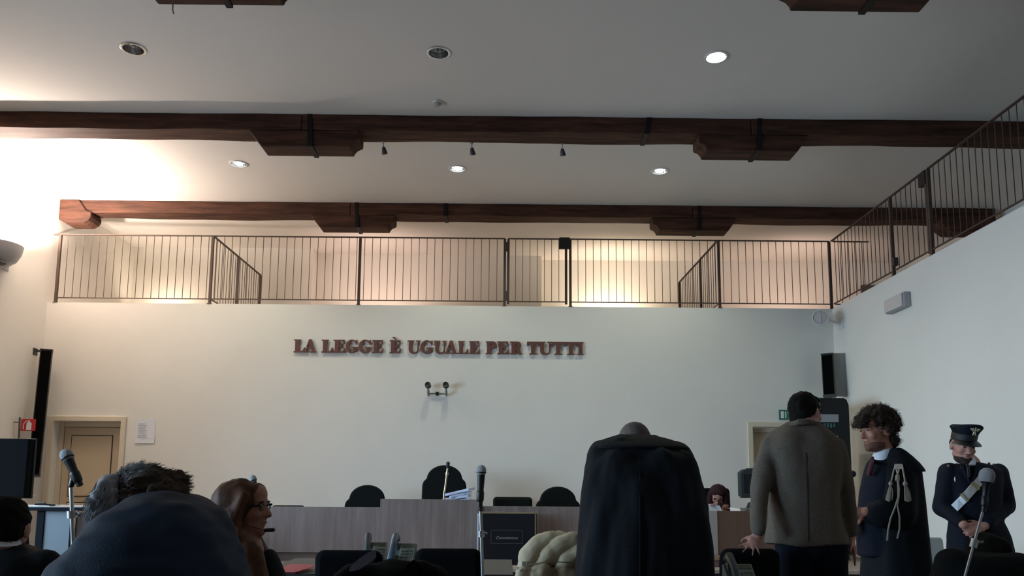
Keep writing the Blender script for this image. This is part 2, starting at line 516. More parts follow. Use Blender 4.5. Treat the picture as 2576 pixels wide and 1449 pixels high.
def beam(ya, yb, label, x0, x1, ends, extra, seed):
    o = thing('ceiling_beam', label, 'beam', ((x0 + x1) / 2, (ya + yb) / 2, ZB), 'old timber beams under the ceiling')
    for k, (a, b) in enumerate(((x0, -2.40), (-2.395, 2.80), (2.805, x1))):
        ob('timber', rough_box((a, ya, ZB), (b, yb, ZC - .001), max(6, int((b - a) * 4)), .006, seed + k), WOOD, o, .01, 50)
    corbel(o, CL, ya + .012, yb - .012); corbel(o, CR, ya + .012, yb - .012)
    for x, zl, tl in ((-2.31, ZK, .02), (2.90, ZK, -.02)) + tuple(extra):
        strap(o, x, ya, yb, zl, tilt=tl)
    if ends:
        corbel(o, [(x0, ZC - .003), (x0, ZK + .07), (x0 + .10, ZK + .02), (x0 + .38, ZK + .02), (x0 + .45, ZK + .06), (x0 + .48, ZK + .11), (x0 + .48, ZB - .01), (x0 + .40, ZB + .02), (x0 + .28, ZC - .003)], ya - .035, yb - .02)
        corbel(o, [(x1, ZB + .02), (x1, ZK + .01), (x1 - .70, ZK + .01), (x1 - .80, ZK + .08), (x1 - .86, ZB + .02)], ya - .02, yb - .02)
    return o
beam(5.74, 6.06, 'nearest dark timber ceiling beam, only its two corbels reach into the top of the picture', XL + .002, XO - .002, False, (), 11)
b2 = beam(8.74, 9.06, 'middle dark timber ceiling beam with three small spotlights under it', XL + .002, XO - .002, False, ((1.62, ZB, -.03),), 22)
beam(11.64, 11.95, 'far dark timber ceiling beam above the gallery railing', XL + .002, 7.42, True, ((-.96, ZB, 0),), 33)

def minispot(px, py, lab):
    p = at(px, py, 9.10)
    o = thing('spotlight', lab, 'spotlight', (p.x, 9.085, ZB - .12), 'little spotlights under the middle beam')
    ob('bracket', MB().tube([(p.x, 9.045, ZB - .004), (p.x, 9.085, ZB - .03), (p.x, 9.09, ZB - .05)], .007).lathe([(.001, 0), (.022, 0), (.022, .008), (.001, .008)], (p.x, 9.04, ZB - .009)), STEEL, o)
    ax = V((0.15, .35, -1)).normalized(); c = V((p.x, 9.09, ZB - .042))
    ob('lamp_head', MB().lathe([(.002, 0), (.018, .004), (.026, .03), (.036, .075), (.036, .088), (.030, .088), (.022, .06), (.002, .05)], c, ax, 18), mat('spot_grey', (.12, .12, .13), .35, .7), o)
minispot(965, 372, 'little grey spotlight under the middle beam nearest its left corbel')
minispot(1187, 375, 'middle one of the three little grey spotlights under the beam')
minispot(1414, 377, 'little grey spotlight under the middle beam, furthest to the right')

# ================================================================ recessed ceiling lights, detector
LAMPON = mat('lamp_glow', (1, 1, 1), .5, emit=((1.0, 0.98, 0.90), 22))
LAMPMID = mat('lamp_glow_partial', (1, 1, 1), .5, emit=((0.94, 1.0, 0.93), 7))
GLASS = mat('lamp_front_glass', (.8, .83, .8), .15, spec=.6)
REFL = mat('faceted_reflector', (.62, .63, .64), .12, 1.0)
def downlight(x, y, mode, label):
    o = thing('ceiling_light', label, 'ceiling light', (x, y, ZC - .012), 'recessed ceiling lights')
    ob('trim_ring', MB().lathe([(.098, .0115), (.122, .0115), (.120, .004), (.108, 0), (.098, .002), (.098, .0115)], (x, y, ZC - .0125)), WHITEP if mode else CHROME, o)
    ob('reflector', MB().lathe([(.0975, .0), (.092, .05), (.075, .10), (.045, .135), (.004, .14)], (x, y, ZC + .0), n=20), REFL if mode else mat('dark_reflector', (.42, .42, .43), .15, 1.0), o, 0, False)
    if mode == 0:
        ob('bulb', MB().ell((x, y, ZC + .085), (.022, .022, .04)), GLASS, o)
    else:
        r = .030 if mode == 2 else .024
        ob('bulb', MB().ell((x, y, ZC + (.03 if mode == 2 else .06)), (r * 2.6, r * 2.6, .024)), LAMPON if mode == 2 else LAMPMID, o)
        l = bpy.data.lights.new('lamp_light', 'SPOT'); l.energy = 115 if mode == 2 else 90; l.color = (1.0, .95, .80) if mode == 2 else (.97, 1.0, .80)
        l.spot_size = math.radians(125); l.spot_blend = .8; l.shadow_soft_size = .06
        lobj('lamp_light', l, (x, y, ZC - .03), o)
modes = [(0, 'unlit chrome ceiling light in the front row, left one'), (0, 'unlit chrome ceiling light in the front row, above the smoke detector'),
         (2, 'brightest glowing ceiling light, right one of the front row'), (1, 'lit ceiling light in the row behind the middle beam, left one'),
         (1, 'lit ceiling light in the row behind the middle beam, middle one'), (1, 'lit ceiling light in the row behind the middle beam, right one')]
for (x, y), (mo, la) in zip(DL, modes): downlight(x, y, mo, la)
o = thing('smoke_detector', 'small round smoke detector on the ceiling in front of the middle beam', 'smoke detector', (-.807, 8.41, ZC - .05))
ob('base', MB().lathe([(.001, 0), (.052, 0), (.055, -.012), (.05, -.02), (.001, -.02)], (-.807, 8.41, ZC - .001)), WHITEP, o)
ob('sensor', MB().lathe([(.04, 0), (.042, -.012), (.03, -.03), (.001, -.034)], (-.807, 8.41, ZC - .021)), mat('sensor_beige', (.42, .38, .34), .5), o)
# small hook on the ceiling by the near beam
p = at(432, 20, 6.1)
tag(ob('ceiling_hook', MB().tube([(p.x, 6.12, ZC - .002), (p.x, 6.12, ZK - .0), (p.x + .01, 6.125, ZK - .03)], .006), STEEL), 'thin grey hook hanging beside the left corbel of the nearest beam', 'hook')

# ================================================================ wall sconce
o = thing('wall_sconce', 'grey half-bowl uplight on the left wall', 'wall light', (XL, 10.22, 4.05))
SCG = mat('sconce_grey', (.42, .42, .44), .45)
prof = [(.001, -.004), (.05, 0), (.17, .025), (.265, .10), (.315, .20), (.335, .30), (.325, .30), (.30, .20), (.25, .115), (.16, .045), (.05, .02), (.001, .02)]
mb = MB().lathe(prof, (XL + .001, 10.22, 4.05), n=28, a0=-math.pi / 2 - math.pi / 2, a1=math.pi / 2 - math.pi / 2)
ob('bowl', mb, SCG, o, 0, 50)
ob('back_plate', MB().box((XL, 9.90, 4.07), (XL + .012, 10.54, 4.33)), SCG, o, .003, False)
ob('lower_vent', MB().ell((XL + .14, 10.12, 4.075), (.09, .10, .03)), mat('vent_dark', (.09, .09, .1), .6), o)
ob('lamp', MB().ell((XL + .13, 10.22, 4.17), (.035, .10, .035)), LAMPON, o)
l = bpy.data.lights.new('sconce_light', 'SPOT'); l.energy = 930; l.color = (1.0, .84, .73); l.spot_size = math.radians(160); l.spot_blend = .35; l.shadow_soft_size = .07
lobj('sconce_light', l, (XL + .16, 10.22, 4.27), o, (math.pi, math.radians(14), 0))

# ================================================================ gallery railings
ZT, ZBR = 4.905, 3.945
BAL_ME = {}
def railing(name, label, p, q, posts, n, cat='railing', bal_r=.0048, topext=(0, 0), stiles=False):
    """rail run p->q (xy); posts: list of fractions"""
    p, q = V((*p, 0)), V((*q, 0)); L = (q - p).length; d = (q - p).normalized()
    o = thing(name, label, cat, (p.x, p.y, ZL), 'dark metal gallery railings' if cat == 'railing' else None)
    P = lambda s, z: p + d * s + V((0, 0, z))
    ob('top_rail', MB().bar(P(-topext[0], ZT), P(L + topext[1], ZT), .03, .014), RAIL, o, 0, False)
    ob('bottom_rail', MB().bar(P(0, ZBR), P(L, ZBR), .016, .014), RAIL, o, 0, False)
    for s in posts:
        ob('post', MB().bar(P(s * L, ZL + (.04 if stiles else .0)), P(s * L, ZT - .006), .036, .036, d), RAIL, o, 0, False)
        if not stiles: ob('post_foot', MB().box((P(s * L, 0).x - .03, P(s * L, 0).y - .03, ZL), (P(s * L, 0).x + .03, P(s * L, 0).y + .03, ZL + .008)), RAIL, o, 0, False)
    for i in range(1, n):
        s = i * L / n
        if any(abs(s - t * L) < .03 for t in posts): continue
        if 'b' not in BAL_ME:
            b = ob('baluster', MB().tube([(0, 0, ZBR), (0, 0, ZT)], bal_r, 6), RAIL, None, 0, True, (0, 0, 0)); BAL_ME['b'] = b.data
            bpy.data.objects.remove(b)
        b = bpy.data.objects.new('baluster', BAL_ME['b']); COL.objects.link(b); b.parent = o
        b.location = P(s, 0) - ORG[o.name]; b.location.z = -ORG[o.name].z
    return o
YRL = YB + .02
railing('gallery_railing', 'long gallery railing section on the left, from the left wall to the gate', (-6.67, YRL), (-.053, YRL), (0, .3424, .674, 1), 57, topext=(.1, 0))
railing('gallery_railing', 'gallery railing section right of the gate above the back wall', (.924, YRL), (4.80, YRL), (0, .5715, 1), 34)
g = railing('gallery_gate', 'narrow gate in the back gallery railing with a dark lock box', (-.0, YRL), (.86, YRL), (0, 1), 8, 'gate', stiles=True)
bx = at(1421, 617, YRL)
ob('lock_box', MB().box((bx.x - .085, YRL - .03, 4.755), (bx.x + .075, YRL + .03, 4.925)), mat('lock_black', (.012, .009, .009), .5), g, .004, False)
for z in (4.03, 4.78): ob('hinge', MB().box((-.045, YRL - .02, z - .07), (-.012, YRL + .02, z + .07)), RAIL, g, .002, False)
railing('gallery_railing', 'cross railing running back over the left part of the gallery', (-4.40, YRL + .05), (-4.385, 13.75), (.48, 1), 19)
railing('gallery_railing', 'cross railing running back over the right part of the gallery', (3.13, YRL + .05), (3.09, 14.0), (.40, 1), 21)
railing('gallery_railing', 'side gallery railing on the right wall between the corner and its gate', (4.83, 9.67), (4.83, YRL - .02), (0,), 16)
g = railing('gallery_gate', 'gate in the railing above the right wall with a black lock box', (4.83, 8.80), (4.83, 9.64), (0,), 7, 'gate', stiles=True)
ob('lock_box', MB().box((4.80, 8.78, 4.74), (4.86, 8.93, 4.90)), mat('lock_black', (.01, .01, .01)), g, .004, False)
ob('hinge', MB().box((4.80, 9.60, 4.0), (4.86, 9.66, 4.1)), RAIL, g, .002, False)
railing('gallery_railing', 'nearest side railing running out of the picture above the right wall', (4.83, 8.757), (4.83, 5.2), (0, 1), 31)
railing('gallery_railing', 'short railing closing the far corner of the right gallery', (4.86, YRL), (5.40, YRL), (), 5)

# floor lamps washing the gallery wall (they stand behind the ledge)
def uplight(x, y, e, tgt, label, col=(1.0, .80, .60)):
    o = thing('floor_uplight', label, 'floor lamp', (x, y, ZL), 'uplights on the gallery floor')
    ob('base', MB().lathe([(.001, 0), (.07, 0), (.07, .015), (.02, .02), (.015, .08), (.001, .08)], (x, y, ZL)), BLACKP, o)
    ob('lamp_head', MB().lathe([(.03, 0), (.055, .02), (.06, .09), (.052, .09), (.045, .03), (.001, .025)], (x, y, ZL + .075)), BLACKP, o)
    l = bpy.data.lights.new('uplight_light', 'SPOT'); l.energy = e; l.color = col; l.spot_size = math.radians(150); l.spot_blend = .9; l.shadow_soft_size = .05
    q = (V(tgt) - V((x, y, ZL + .19))).to_track_quat('-Z', 'Y').to_euler()
    lobj('uplight_light', l, (x, y, ZL + .19), o, q)
x1 = at(430, 735, 14.05).x; x2 = at(1530, 690, 14.65).x; x3 = at(960, 690, 14.38).x; x4 = at(1965, 690, 14.65).x
uplight(x1, 13.62, 38, (x1, 14.05, 4.9), 'uplight standing left on the gallery floor behind the ledge')
uplight(x2, 14.05, 108, (x2, 14.65, 5.0), 'uplight right of the gate on the gallery floor behind the ledge')
uplight(x3, 13.2, 66, (x3, 14.4, 5.3), 'uplight in the middle of the gallery floor behind the ledge', (1.0, .72, .60))
uplight(x4, 13.3, 60, (x4, 14.65, 5.3), 'uplight near the right corner of the gallery floor behind the ledge', (1.0, .72, .58))
# ================================================================ inscription on the back wall
def arc(cx, cy, rx, ry, a0, a1, n=14):
    return [(cx + rx * math.cos(math.radians(a0 + (a1 - a0) * k / n)), cy + ry * math.sin(math.radians(a0 + (a1 - a0) * k / n))) for k in range(n + 1)]
S = .055
def gl_L(): return [[(0, 1), (.60, 1), (.60, 1 - S), (.47, .92), (.47, .07), (.66, .08), (.80, .16), (.90, .36), (.97, .36), (.95, 0), (0, 0), (0, S), (.13, .08), (.13, .92), (0, 1 - S)]]
def gl_E(): return [[(0, 1), (.93, 1), (.95, .70), (.88, .70), (.82, .85), (.70, .93), (.46, .93), (.46, .55), (.58, .56), (.66, .62), (.69, .70), (.75, .70), (.75, .33), (.69, .33), (.66, .42), (.58, .48), (.46, .48), (.46, .07), (.68, .08), (.82, .16), (.92, .34), (1, .34), (.96, 0), (0, 0), (0, S), (.13, .08), (.13, .92), (0, 1 - S)]]
def gl_A(): return [[(.40, 1.02), (.58, 1.02), (.90, .08), (1, S), (1, 0), (.52, 0), (.52, S), (.63, .08), (.57, .28), (.27, .28), (.22, .10), (.33, S), (.33, 0), (0, 0), (0, S), (.10, .09)], [(.295, .36), (.545, .36), (.42, .74)]]
def gl_G(): return [arc(.47, .5, .47, .53, 60, 300, 22) + [(.86, .10), (.86, .36), (.97, .40), (.97, .45), (.46, .45), (.46, .40), (.58, .37), (.58, .10)] + [(.50, .04)] + arc(.50, .5, .22, .46, 260, 92, 18) + [(.62, .92), (.76, .80), (.84, .66), (.90, .66), (.90, 1.0), (.84, 1.0), (.78, .94)]]
def gl_U(): return [[(0, 1), (.50, 1), (.50, 1 - S), (.40, .92)] + [(.40, .30)] + arc(.60, .30, .20, .22, 180, 360, 12) + [(.80, .92), (.68, 1 - S), (.68, 1), (1, 1), (1, 1 - S), (.89, .92)] + arc(.50, .30, .39, .33, 0, -180, 16) + [(.11, .92), (0, 1 - S)]]
def gl_P(): return [[(0, 1), (.60, 1)] + arc(.60, .72, .40, .28, 90, -90, 14) + [(.46, .44), (.46, .08), (.62, S), (.62, 0), (0, 0), (0, S), (.13, .08), (.13, .92), (0, 1 - S)], [(.46, .93)] + arc(.54, .72, .14, .21, 90, -90, 10) + [(.46, .51)]]
def gl_R(): return [[(0, 1), (.56, 1)] + arc(.56, .745, .33, .255, 90, -60, 12) + [(.90, .09), (1, S), (1, 0), (.70, 0), (.44, .46), (.42, .46), (.42, .08), (.54, S), (.54, 0), (0, 0), (0, S), (.12, .08), (.12, .92), (0, 1 - S)], [(.42, .93)] + arc(.48, .735, .12, .195, 90, -90, 10) + [(.42, .54)]]
def gl_T(): return [[(0, 1), (1, 1), (1, .68), (.94, .68), (.88, .84), (.78, .92), (.66, .93), (.66, .08), (.80, S), (.80, 0), (.20, 0), (.20, S), (.34, .08), (.34, .93), (.22, .92), (.12, .84), (.06, .68), (0, .68)]]
def gl_I(): return [[(0, 1), (1, 1), (1, 1 - S), (.80, .92), (.80, .08), (1, S), (1, 0), (0, 0), (0, S), (.20, .08), (.20, .92), (0, 1 - S)]]
def gl_Eg(): return gl_E() + [[(.22, 1.26), (.44, 1.26), (.60, 1.07), (.54, 1.06)]]
GL = dict(L=gl_L, A=gl_A, E=gl_E, G=gl_G, U=gl_U, P=gl_P, R=gl_R, T=gl_T, I=gl_I, e=gl_Eg)
def glyph(name, splines, x0, z0, w, h, y, dep, material, parent):
    cu = bpy.data.curves.new('g', 'CURVE'); cu.dimensions = '2D'; cu.fill_mode = 'BOTH'; cu.extrude = dep / 2; cu.bevel_depth = .0025; cu.bevel_resolution = 1
    for sp in splines:
        s = cu.splines.new('POLY'); s.points.add(len(sp) - 1)
        for pt, (a, b) in zip(s.points, sp): pt.co = (a * w, b * h, 0, 1)
        s.use_cyclic_u = True
    t = bpy.data.objects.new('g', cu); COL.objects.link(t)
    me = bpy.data.meshes.new_from_object(t.evaluated_get(bpy.context.evaluated_depsgraph_get()))
    bpy.data.objects.remove(t); bpy.data.curves.remove(cu)
    mb = MB().add([(x0 + v.co.x, y - v.co.z, z0 + v.co.y) for v in me.vertices], [list(p.vertices) for p in me.polygons])
    bpy.data.meshes.remove(me)
    return ob(name, mb, material, parent, 0, False)
INS = [('L', 125, 218), ('A', 205, 310), ('L', 350, 442), ('E', 446, 541), ('G', 548, 646), ('G', 652, 756), ('E', 762, 850), ('e', 902, 993), ('U', 1046, 1148), ('G', 1152, 1258), ('U', 1262, 1360), ('A', 1348, 1452), ('L', 1455, 1540), ('E', 1545, 1632), ('P', 1680, 1768), ('E', 1774, 1865), ('R', 1878, 1977), ('T', 2015, 2112), ('U', 2110, 2214), ('T', 2216, 2318), ('T', 2320, 2420), ('I', 2424, 2472)]
o = thing('wall_inscription', 'raised brown serif letters reading LA LEGGE È UGUALE PER TUTTI', 'inscription', (-1.0, YB, 3.14))
for ch, a, b in INS:
    pxa, pxb = 700 + a / 3.22, 700 + b / 3.22
    fr = (a - 125) / (2472 - 125)
    yb_ = 886 + fr * 7.0
    A = at(pxa, yb_, YB - .02); B = at(pxb, yb_, YB - .02)
    glyph('letter', GL[ch](), A.x, A.z, B.x - A.x, .187, YB - .022, .018, LETTER, o)

# ================================================================ things on the walls
# pair of lamps on a bracket
o = thing('emergency_lamp', 'pair of small black-headed lamps on a bracket below the inscription', 'lamp', (-1.02, YB, 2.55))
for px in (1077, 1122):
    c = at(px, 971, YB - .11)
    ob('lamp_head', MB().ell(c, (.046, .05, .036)).lathe([(.03, -.02), (.042, -.05), (.042, -.06), (.001, -.05)], c, (0, .4, -.1)), BLACKP, o)
    ob('lamp_holder', MB().tube([c - V((0, 0, .04)), c - V((0, -.02, .09)), c - V((0, -.06, .125))], [.015, .022, .018], 10), mat('lamp_grey_metal', (.30, .30, .29), .5), o)
    ob('arm', MB().tube([c - V((0, -.06, .12)), V((c.x, YB - .004, c.z - .13))], .012, 8), STEEL, o)
a, b = at(1077, 990, YB - .03), at(1122, 991, YB - .03)
ob('bracket', MB().bar(a, b, .02, .018), STEEL, o, .002, False)
ob('junction_box', MB().lathe([(.001, .03), (.026, .028), (.03, 0), (.001, 0)], (at(1100, 989, YB - .012).x, YB - .012, a.z), (0, -1, 0)), BLACKP, o)
c = at(1100, 976, YB)
# paper notices
def sheet(name, px0, py0, px1, py1, label, m_=PAPER):
    a, b = at(px0, py0, YB - .004), at(px1, py1, YB - .004)
    mb = MB(); n = 6
    rs = []
    for k in range(n + 1):
        z = b.z + (a.z - b.z) * k / n; cu = .012 * (1 - k / n) ** 2
        rs.append([(a.x, YB - .003 - cu, z), (b.x, YB - .003 - cu * .6, z), (b.x, YB - .0015 - cu * .6, z), (a.x, YB - .0015 - cu, z)])
    mb.rings(rs)
    return tag(ob(name, mb, m_), label, 'notice')
nt_ = sheet('paper_notice', 345, 1053, 388, 1115, 'white printed notice taped to the wall beside the left door')
INK = mat('notice_ink', (.42, .43, .47), .8)
a, b = at(349, 1066, YB), at(372, 1100, YB)
mb = MB()
for k in range(9):
    z = a.z - (a.z - b.z) * k / 8
    mb.box((a.x, YB - .0125 - .006 * (k / 8), z - .004), (a.x + .14 * (0.7 + .3 * ((k * 37) % 10) / 10), YB - .0118 - .006 * (k / 8), z + .004))
ob('print_lines', mb, INK, nt_, 0, False)

# exit sign
a, b = at(1960, 1031, YB - .02), at(2012, 1056, YB - .02)
o = thing('exit_sign', 'green exit sign with white marks above the right door', 'sign', ((a.x + b.x) / 2, YB, b.z))
ob('panel', MB().box((a.x, YB - .022, b.z), (b.x, YB - .001, a.z)), GREEN, o, .003, False)
w, h = b.x - a.x, a.z - b.z
def flat(pts, nm='pictogram'):
    ob(nm, MB().prism([(a.x + u * w, b.z + v * h) for u, v in pts], (0, YB - .023, 0), (1, 0, 0), (0, 0, 1), (0, -.002, 0)), SIGNW, o, 0, False)
flat([(.07, .15), (.07, .85), (.22, .85), (.22, .15)], 'door_mark')
flat([(.28, .15), (.28, .8), (.34, .8), (.34, .15)], 'figure_mark')
flat([(.40, .80), (.46, .80), (.52, .40), (.58, .80), (.63, .80), (.55, .15), (.48, .15)], 'arrow_mark')

# fire extinguisher flag sign on a pole
p = at(50, 1053, 10.95)
o = thing('fire_extinguisher_sign', 'red fire extinguisher flag sign projecting from the left wall', 'sign', (p.x, 10.95, p.z - .25))
a, b = at(54, 1054, 10.95), at(88, 1084, 10.95)
ob('wall_arm', MB().bar((XL, 10.95, p.z - .05), (p.x, 10.95, p.z - .05), .014, .014), mat('sign_mount_grey', (.10, .09, .08), .6), o, 0, False)
ob('mount', MB().bar(at(50, 1050, 10.95), at(47, 1110, 10.95), .018, .02), mat('sign_mount_grey', (.10, .09, .08), .6), o, .002, False)
ob('plate', MB().box((a.x, 10.945, b.z), (b.x, 10.955, a.z)), RED, o, .002, False)
w, h = b.x - a.x, a.z - b.z
P2 = lambda pts: [(a.x + u * w, b.z + v * h) for u, v in pts]
ob('cylinder_mark', MB().prism(P2([(.40, .08), (.40, .62), (.46, .74), (.52, .76), (.52, .88), (.62, .88), (.62, .76), (.68, .74), (.75, .62), (.75, .08)]), (0, 10.944, 0), (1, 0, 0), (0, 0, 1), (0, -.002, 0)), SIGNW, o, 0, False)
ob('hose_mark', MB().tube([(a.x + u * w, 10.943, b.z + v * h) for u, v in ((.52, .84), (.34, .80), (.22, .62), (.18, .40), (.22, .15))], .006, 6), SIGNW, o)

# column loudspeakers
SPKB = mat('speaker_case', (.045, .047, .045), .5)
SPKG = mat('speaker_grille', (.0035, .0035, .0035), 1.0, bump=(700, .5), spec=.03)
def column(label, top, bot, w, d, face):
    """slim loudspeaker between two points; face = facing direction"""
    top, bot = V(top), V(bot)
    o = thing('column_loudspeaker', label, 'loudspeaker', bot)
    ax = (top - bot).normalized(); f = V(face); f = (f - ax * f.dot(ax)).normalized(); x = ax.cross(f)
    L = (top - bot).length
    def blk(u0, u1, v0, v1, w0, w1):
        vs = [bot + x * u + f * v + ax * ww for ww in (w0, w1) for u, v in ((u0, v0), (u1, v0), (u1, v1), (u0, v1))]
        return MB().add(vs, [(3, 2, 1, 0), (4, 5, 6, 7), (0, 1, 5, 4), (1, 2, 6, 5), (2, 3, 7, 6), (3, 0, 4, 7)])
    ob('case', blk(-w / 2, w / 2, -d, 0, 0, L), SPKB, o, .006, False)
    ob('grille', blk(-w / 2 + .012, w / 2 - .012, 0, .008, .015, L - .015), SPKG, o, .003, False)
    ob('end_cap', blk(-w / 2 - .004, w / 2 + .004, -d - .004, .012, L, L + .012), SPKB, o, .002, False)
    ob('end_cap', blk(-w / 2 - .004, w / 2 + .004, -d - .004, .012, -.012, 0), SPKB, o, .002, False)
    return o
tp, bt = at(117, 880, 11.22), at(84, 1196, 11.02)
o = column('tall slim black loudspeaker leaning out from the left wall by the door', tp, bt, .155, .10, (.50, -1, 0))
for zf, yy in ((.985, 11.30), (.03, 11.1)):
    q = V(tp) * zf + V(bt) * (1 - zf)
    ob('wall_bracket', MB().bar((XL, yy, q.z + .02), (q.x - .02, q.y + .05, q.z + .02), .02, .03).box((XL, yy - .05, q.z - .04), (XL + .01, yy + .05, q.z + .06)), SPKB, o, 0, False)
tp, bt = at(2080, 891, 11.1), at(2086, 994, 11.0)
o = column('short black loudspeaker on the right wall above the drinks machine', tp, bt, .16, .10, (-.52, -1, 0))
ob('wall_bracket', MB().box((tp.x + .10, 11.12, bt.z), (XR, 11.18, tp.z + .02)), mat('bracket_grey', (.26, .26, .25), .5), o, .003, False)
# round sounder high in the corner
p = at(2064, 799, 11.05)
o = thing('wall_projector', 'white cylindrical sound projector high in the right corner under the gallery', 'loudspeaker', (p.x, p.y, p.z - .1))
ax = V((-.55, -1, -.10)).normalized()
ob('housing', MB().lathe([(.001, -.24), (.085, -.235), (.10, -.19), (.105, 0), (.11, .01), (.10, .018), (.098, .0)], p, ax, 26), WHITEP, o)
ob('front_grille', MB().lathe([(.098, .004), (.06, .012), (.001, .014)], p, ax, 26), mat('projector_grille', (.50, .46, .47), .7, bump=(500, .5)), o)
ob('front_bar', MB().bar(p + ax * .02 + V((0, 0, .095)), p + ax * .02 - V((0, 0, .095)), .010, .006), WHITEP, o, 0, False)
ob('bracket', MB().bar(p - ax * .12, (XR, p.y + .16, p.z - .05), .03, .03).box((XR - .01, p.y + .08, p.z - .13), (XR, p.y + .24, p.z + .03)), WHITEP, o, .003, False)
# emergency light box on the right wall
o = thing('emergency_light', 'rectangular white emergency light on the right wall under the railing', 'wall light', (XR, 9.47, 3.40))
ob('case', MB().box((XR - .085, 9.23, 3.395), (XR, 9.71, 3.575)), GREYP, o, .012, False)
ob('diffuser', MB().box((XR - .105, 9.26, 3.405), (XR - .083, 9.70, 3.565)), mat('diffuser', (.58, .54, .52), .5), o, .01, False)

# ================================================================ drinks machine in the right corner
c0 = at(2065, 1001, 10.0); c1 = at(2124, 1001, 10.0)
zt = c0.z
MACH = mat('machine_dark_front', (.013, .0135, .014), .6, spec=.2)
MACS = mat('machine_beige_side', (.20, .17, .115), .6)
o = thing('vending_machine', 'tall dark drinks machine with a white label in the right corner', 'vending machine', (4.15, 10.3, .35))
xa, xb = 3.82, c1.x
ob('cabinet', MB().box((xa, 10.02, .41), (xb + .045, 10.75, zt - .01)), MACS, o, .02, False)
ob('front_panel', MB().prism([(xa, .43), (xb + .03, .43), (xb + .045, .47), (xb + .045, zt - .09), (xb + .02, zt - .02), (xb - .02, zt), (xa, zt)], (0, 9.98, 0), (1, 0, 0), (0, 0, 1), (0, .045, 0)), MACH, o, .006, False)
for sx in (xa + .05, xb - .02):
    for sy in (10.08, 10.68): ob('foot', MB().lathe([(.001, 0), (.03, 0), (.025, .065), (.001, .065)], (sx, sy, .35)), BLACKP, o)
a, b = at(2069, 1042, 9.975), at(2110, 1062, 9.975)
ob('label_plate', MB().box((a.x - .1, 9.972, b.z), (b.x, 9.979, a.z)), mat('label_white', (.24, .26, .28), .5), o, .002, False)
a, b = at(2072, 1065, 9.975), at(2104, 1076, 9.975)
mb = MB()
for k in range(4): mb.box((a.x + k * .04, 9.974, b.z + .008 * (k % 2)), (a.x + k * .04 + .025, 9.979, a.z))
ob('display_marks', mb, mat('machine_green_marks', (.03, .10, .10), .5), o, 0, False)
a = at(2105, 1099, 9.975)
ob('lock', MB().lathe([(.001, .012), (.012, .012), (.014, 0)], (a.x, 9.98, a.z), (0, -1, 0), 14), CHROME, o)

# ================================================================ judges' platform, bench, desks
o = thing('platform', 'low wooden platform with a pale deck carrying the judges bench', 'platform', (0, 10.1, 0))
ob('deck', MB().box((-6.1, 8.82, .31), (4.6, 11.48, .35)), DECK, o, .004, False)
ob('riser', MB().box((-6.05, 8.90, 0), (4.55, 11.45, .31)), mat('riser_dark', (.05, .028, .022), .6), o, 0, False)
BY = 9.5
def bench(label, x0, x1, zt, zb, dy, wall=True):
    o = thing('bench_desk', label, 'desk', ((x0 + x1) / 2, BY + .4, .35), 'wood-grained units of the judges bench')
    ob('front_panel', MB().box((x0, BY - dy, zb), (x1, BY - dy + .025, zt)), LAM, o, .002, False)
    ob('worktop', MB().box((x0, BY - dy + .026, zt - .17), (x1, BY + .62, zt - .14)), LAM, o, .002, False)
    ob('plinth', MB().box((x0 + .01, BY - dy + .05, .35), (x1 - .01, BY - dy + .08, zb + .06)), LAMD, o, 0, False)
    for x in (x0, x1 - .025): ob('side_panel', MB().box((x, BY - dy + .026, .352), (x + .025, BY + .6, zt - .171)), LAM, o, .002, False)
    return o
bl = at(957, 1275, BY); cl = at(957, 1255, BY - .06); cr = at(1204, 1255, BY - .06); rl = at(1460, 1275, BY)
zb_ = at(700, 1389, BY).z
bench('left wood-grained unit of the judges bench', -3.75, bl.x - .003, at(820, 1275, BY).z, zb_, 0)
bench('raised centre unit of the judges bench with papers on it', cl.x, cr.x, cl.z, at(1000, 1392, BY - .06).z, .06)
bench('right wood-grained unit of the judges bench, partly behind the robed man', cr.x + .003, 1.62, rl.z, zb_, 0)
e_ = ob('edge_strip', MB().box((cr.x - .012, BY - .066, zb_ + .02), (cr.x + .004, BY + .2, cl.z - .16)), mat('edge_white', (.75, .77, .85), .5), bpy.data.objects['bench_desk.001'], 0, False)
# clerk's desk
cx0 = at(1786, 1285, 9.3).x
zc_ = at(1810, 1285, 9.3).z
o = thing('clerk_desk', 'brown clerk desk with a pale end panel below the red-haired clerk', 'desk', (cx0 + .8, 9.6, .35))
xs = at(1804, 1290, 9.3).x
LAMB = mat('clerk_laminate', (.125, .068, .045), .5, grain=('z', 14, (.155, .085, .058), 12))
ob('front_panel', MB().box((xs, 9.30, .47), (xs + 1.1, 9.325, zc_)), LAMB, o, .002, False)
ob('end_panel', MB().box((cx0 - .06, 9.29, .47), (xs - .001, 9.33, zc_)), mat('pale_end_panel', (.37, .31, .29), .5), o, .002, False)
ob('worktop', MB().box((cx0 - .06, 9.331, zc_ - .06), (xs + 1.1, 9.95, zc_ - .03)), LAMB, o, .002, False)
ob('plinth', MB().box((cx0 - .03, 9.35, .35), (xs + 1.07, 9.4, .469)), LAMD, o, 0, False)
for x in (cx0 - .055, xs + 1.07): ob('side_panel', MB().box((x, 9.41, .352), (x + .025, 9.9, zc_ - .061)), LAMB, o, 0, False)
ob('shelf_edge', MB().box((cx0 - .10, 9.12, .43), (xs + 1.0, 9.30, .468)), mat('light_wood_ledge', (.30, .19, .11), .5), o, .002, False)
ob('shelf_leg', MB().box((cx0 + .0, 9.13, .35), (cx0 + .04, 9.28, .43)), LAMB, o, 0, False)
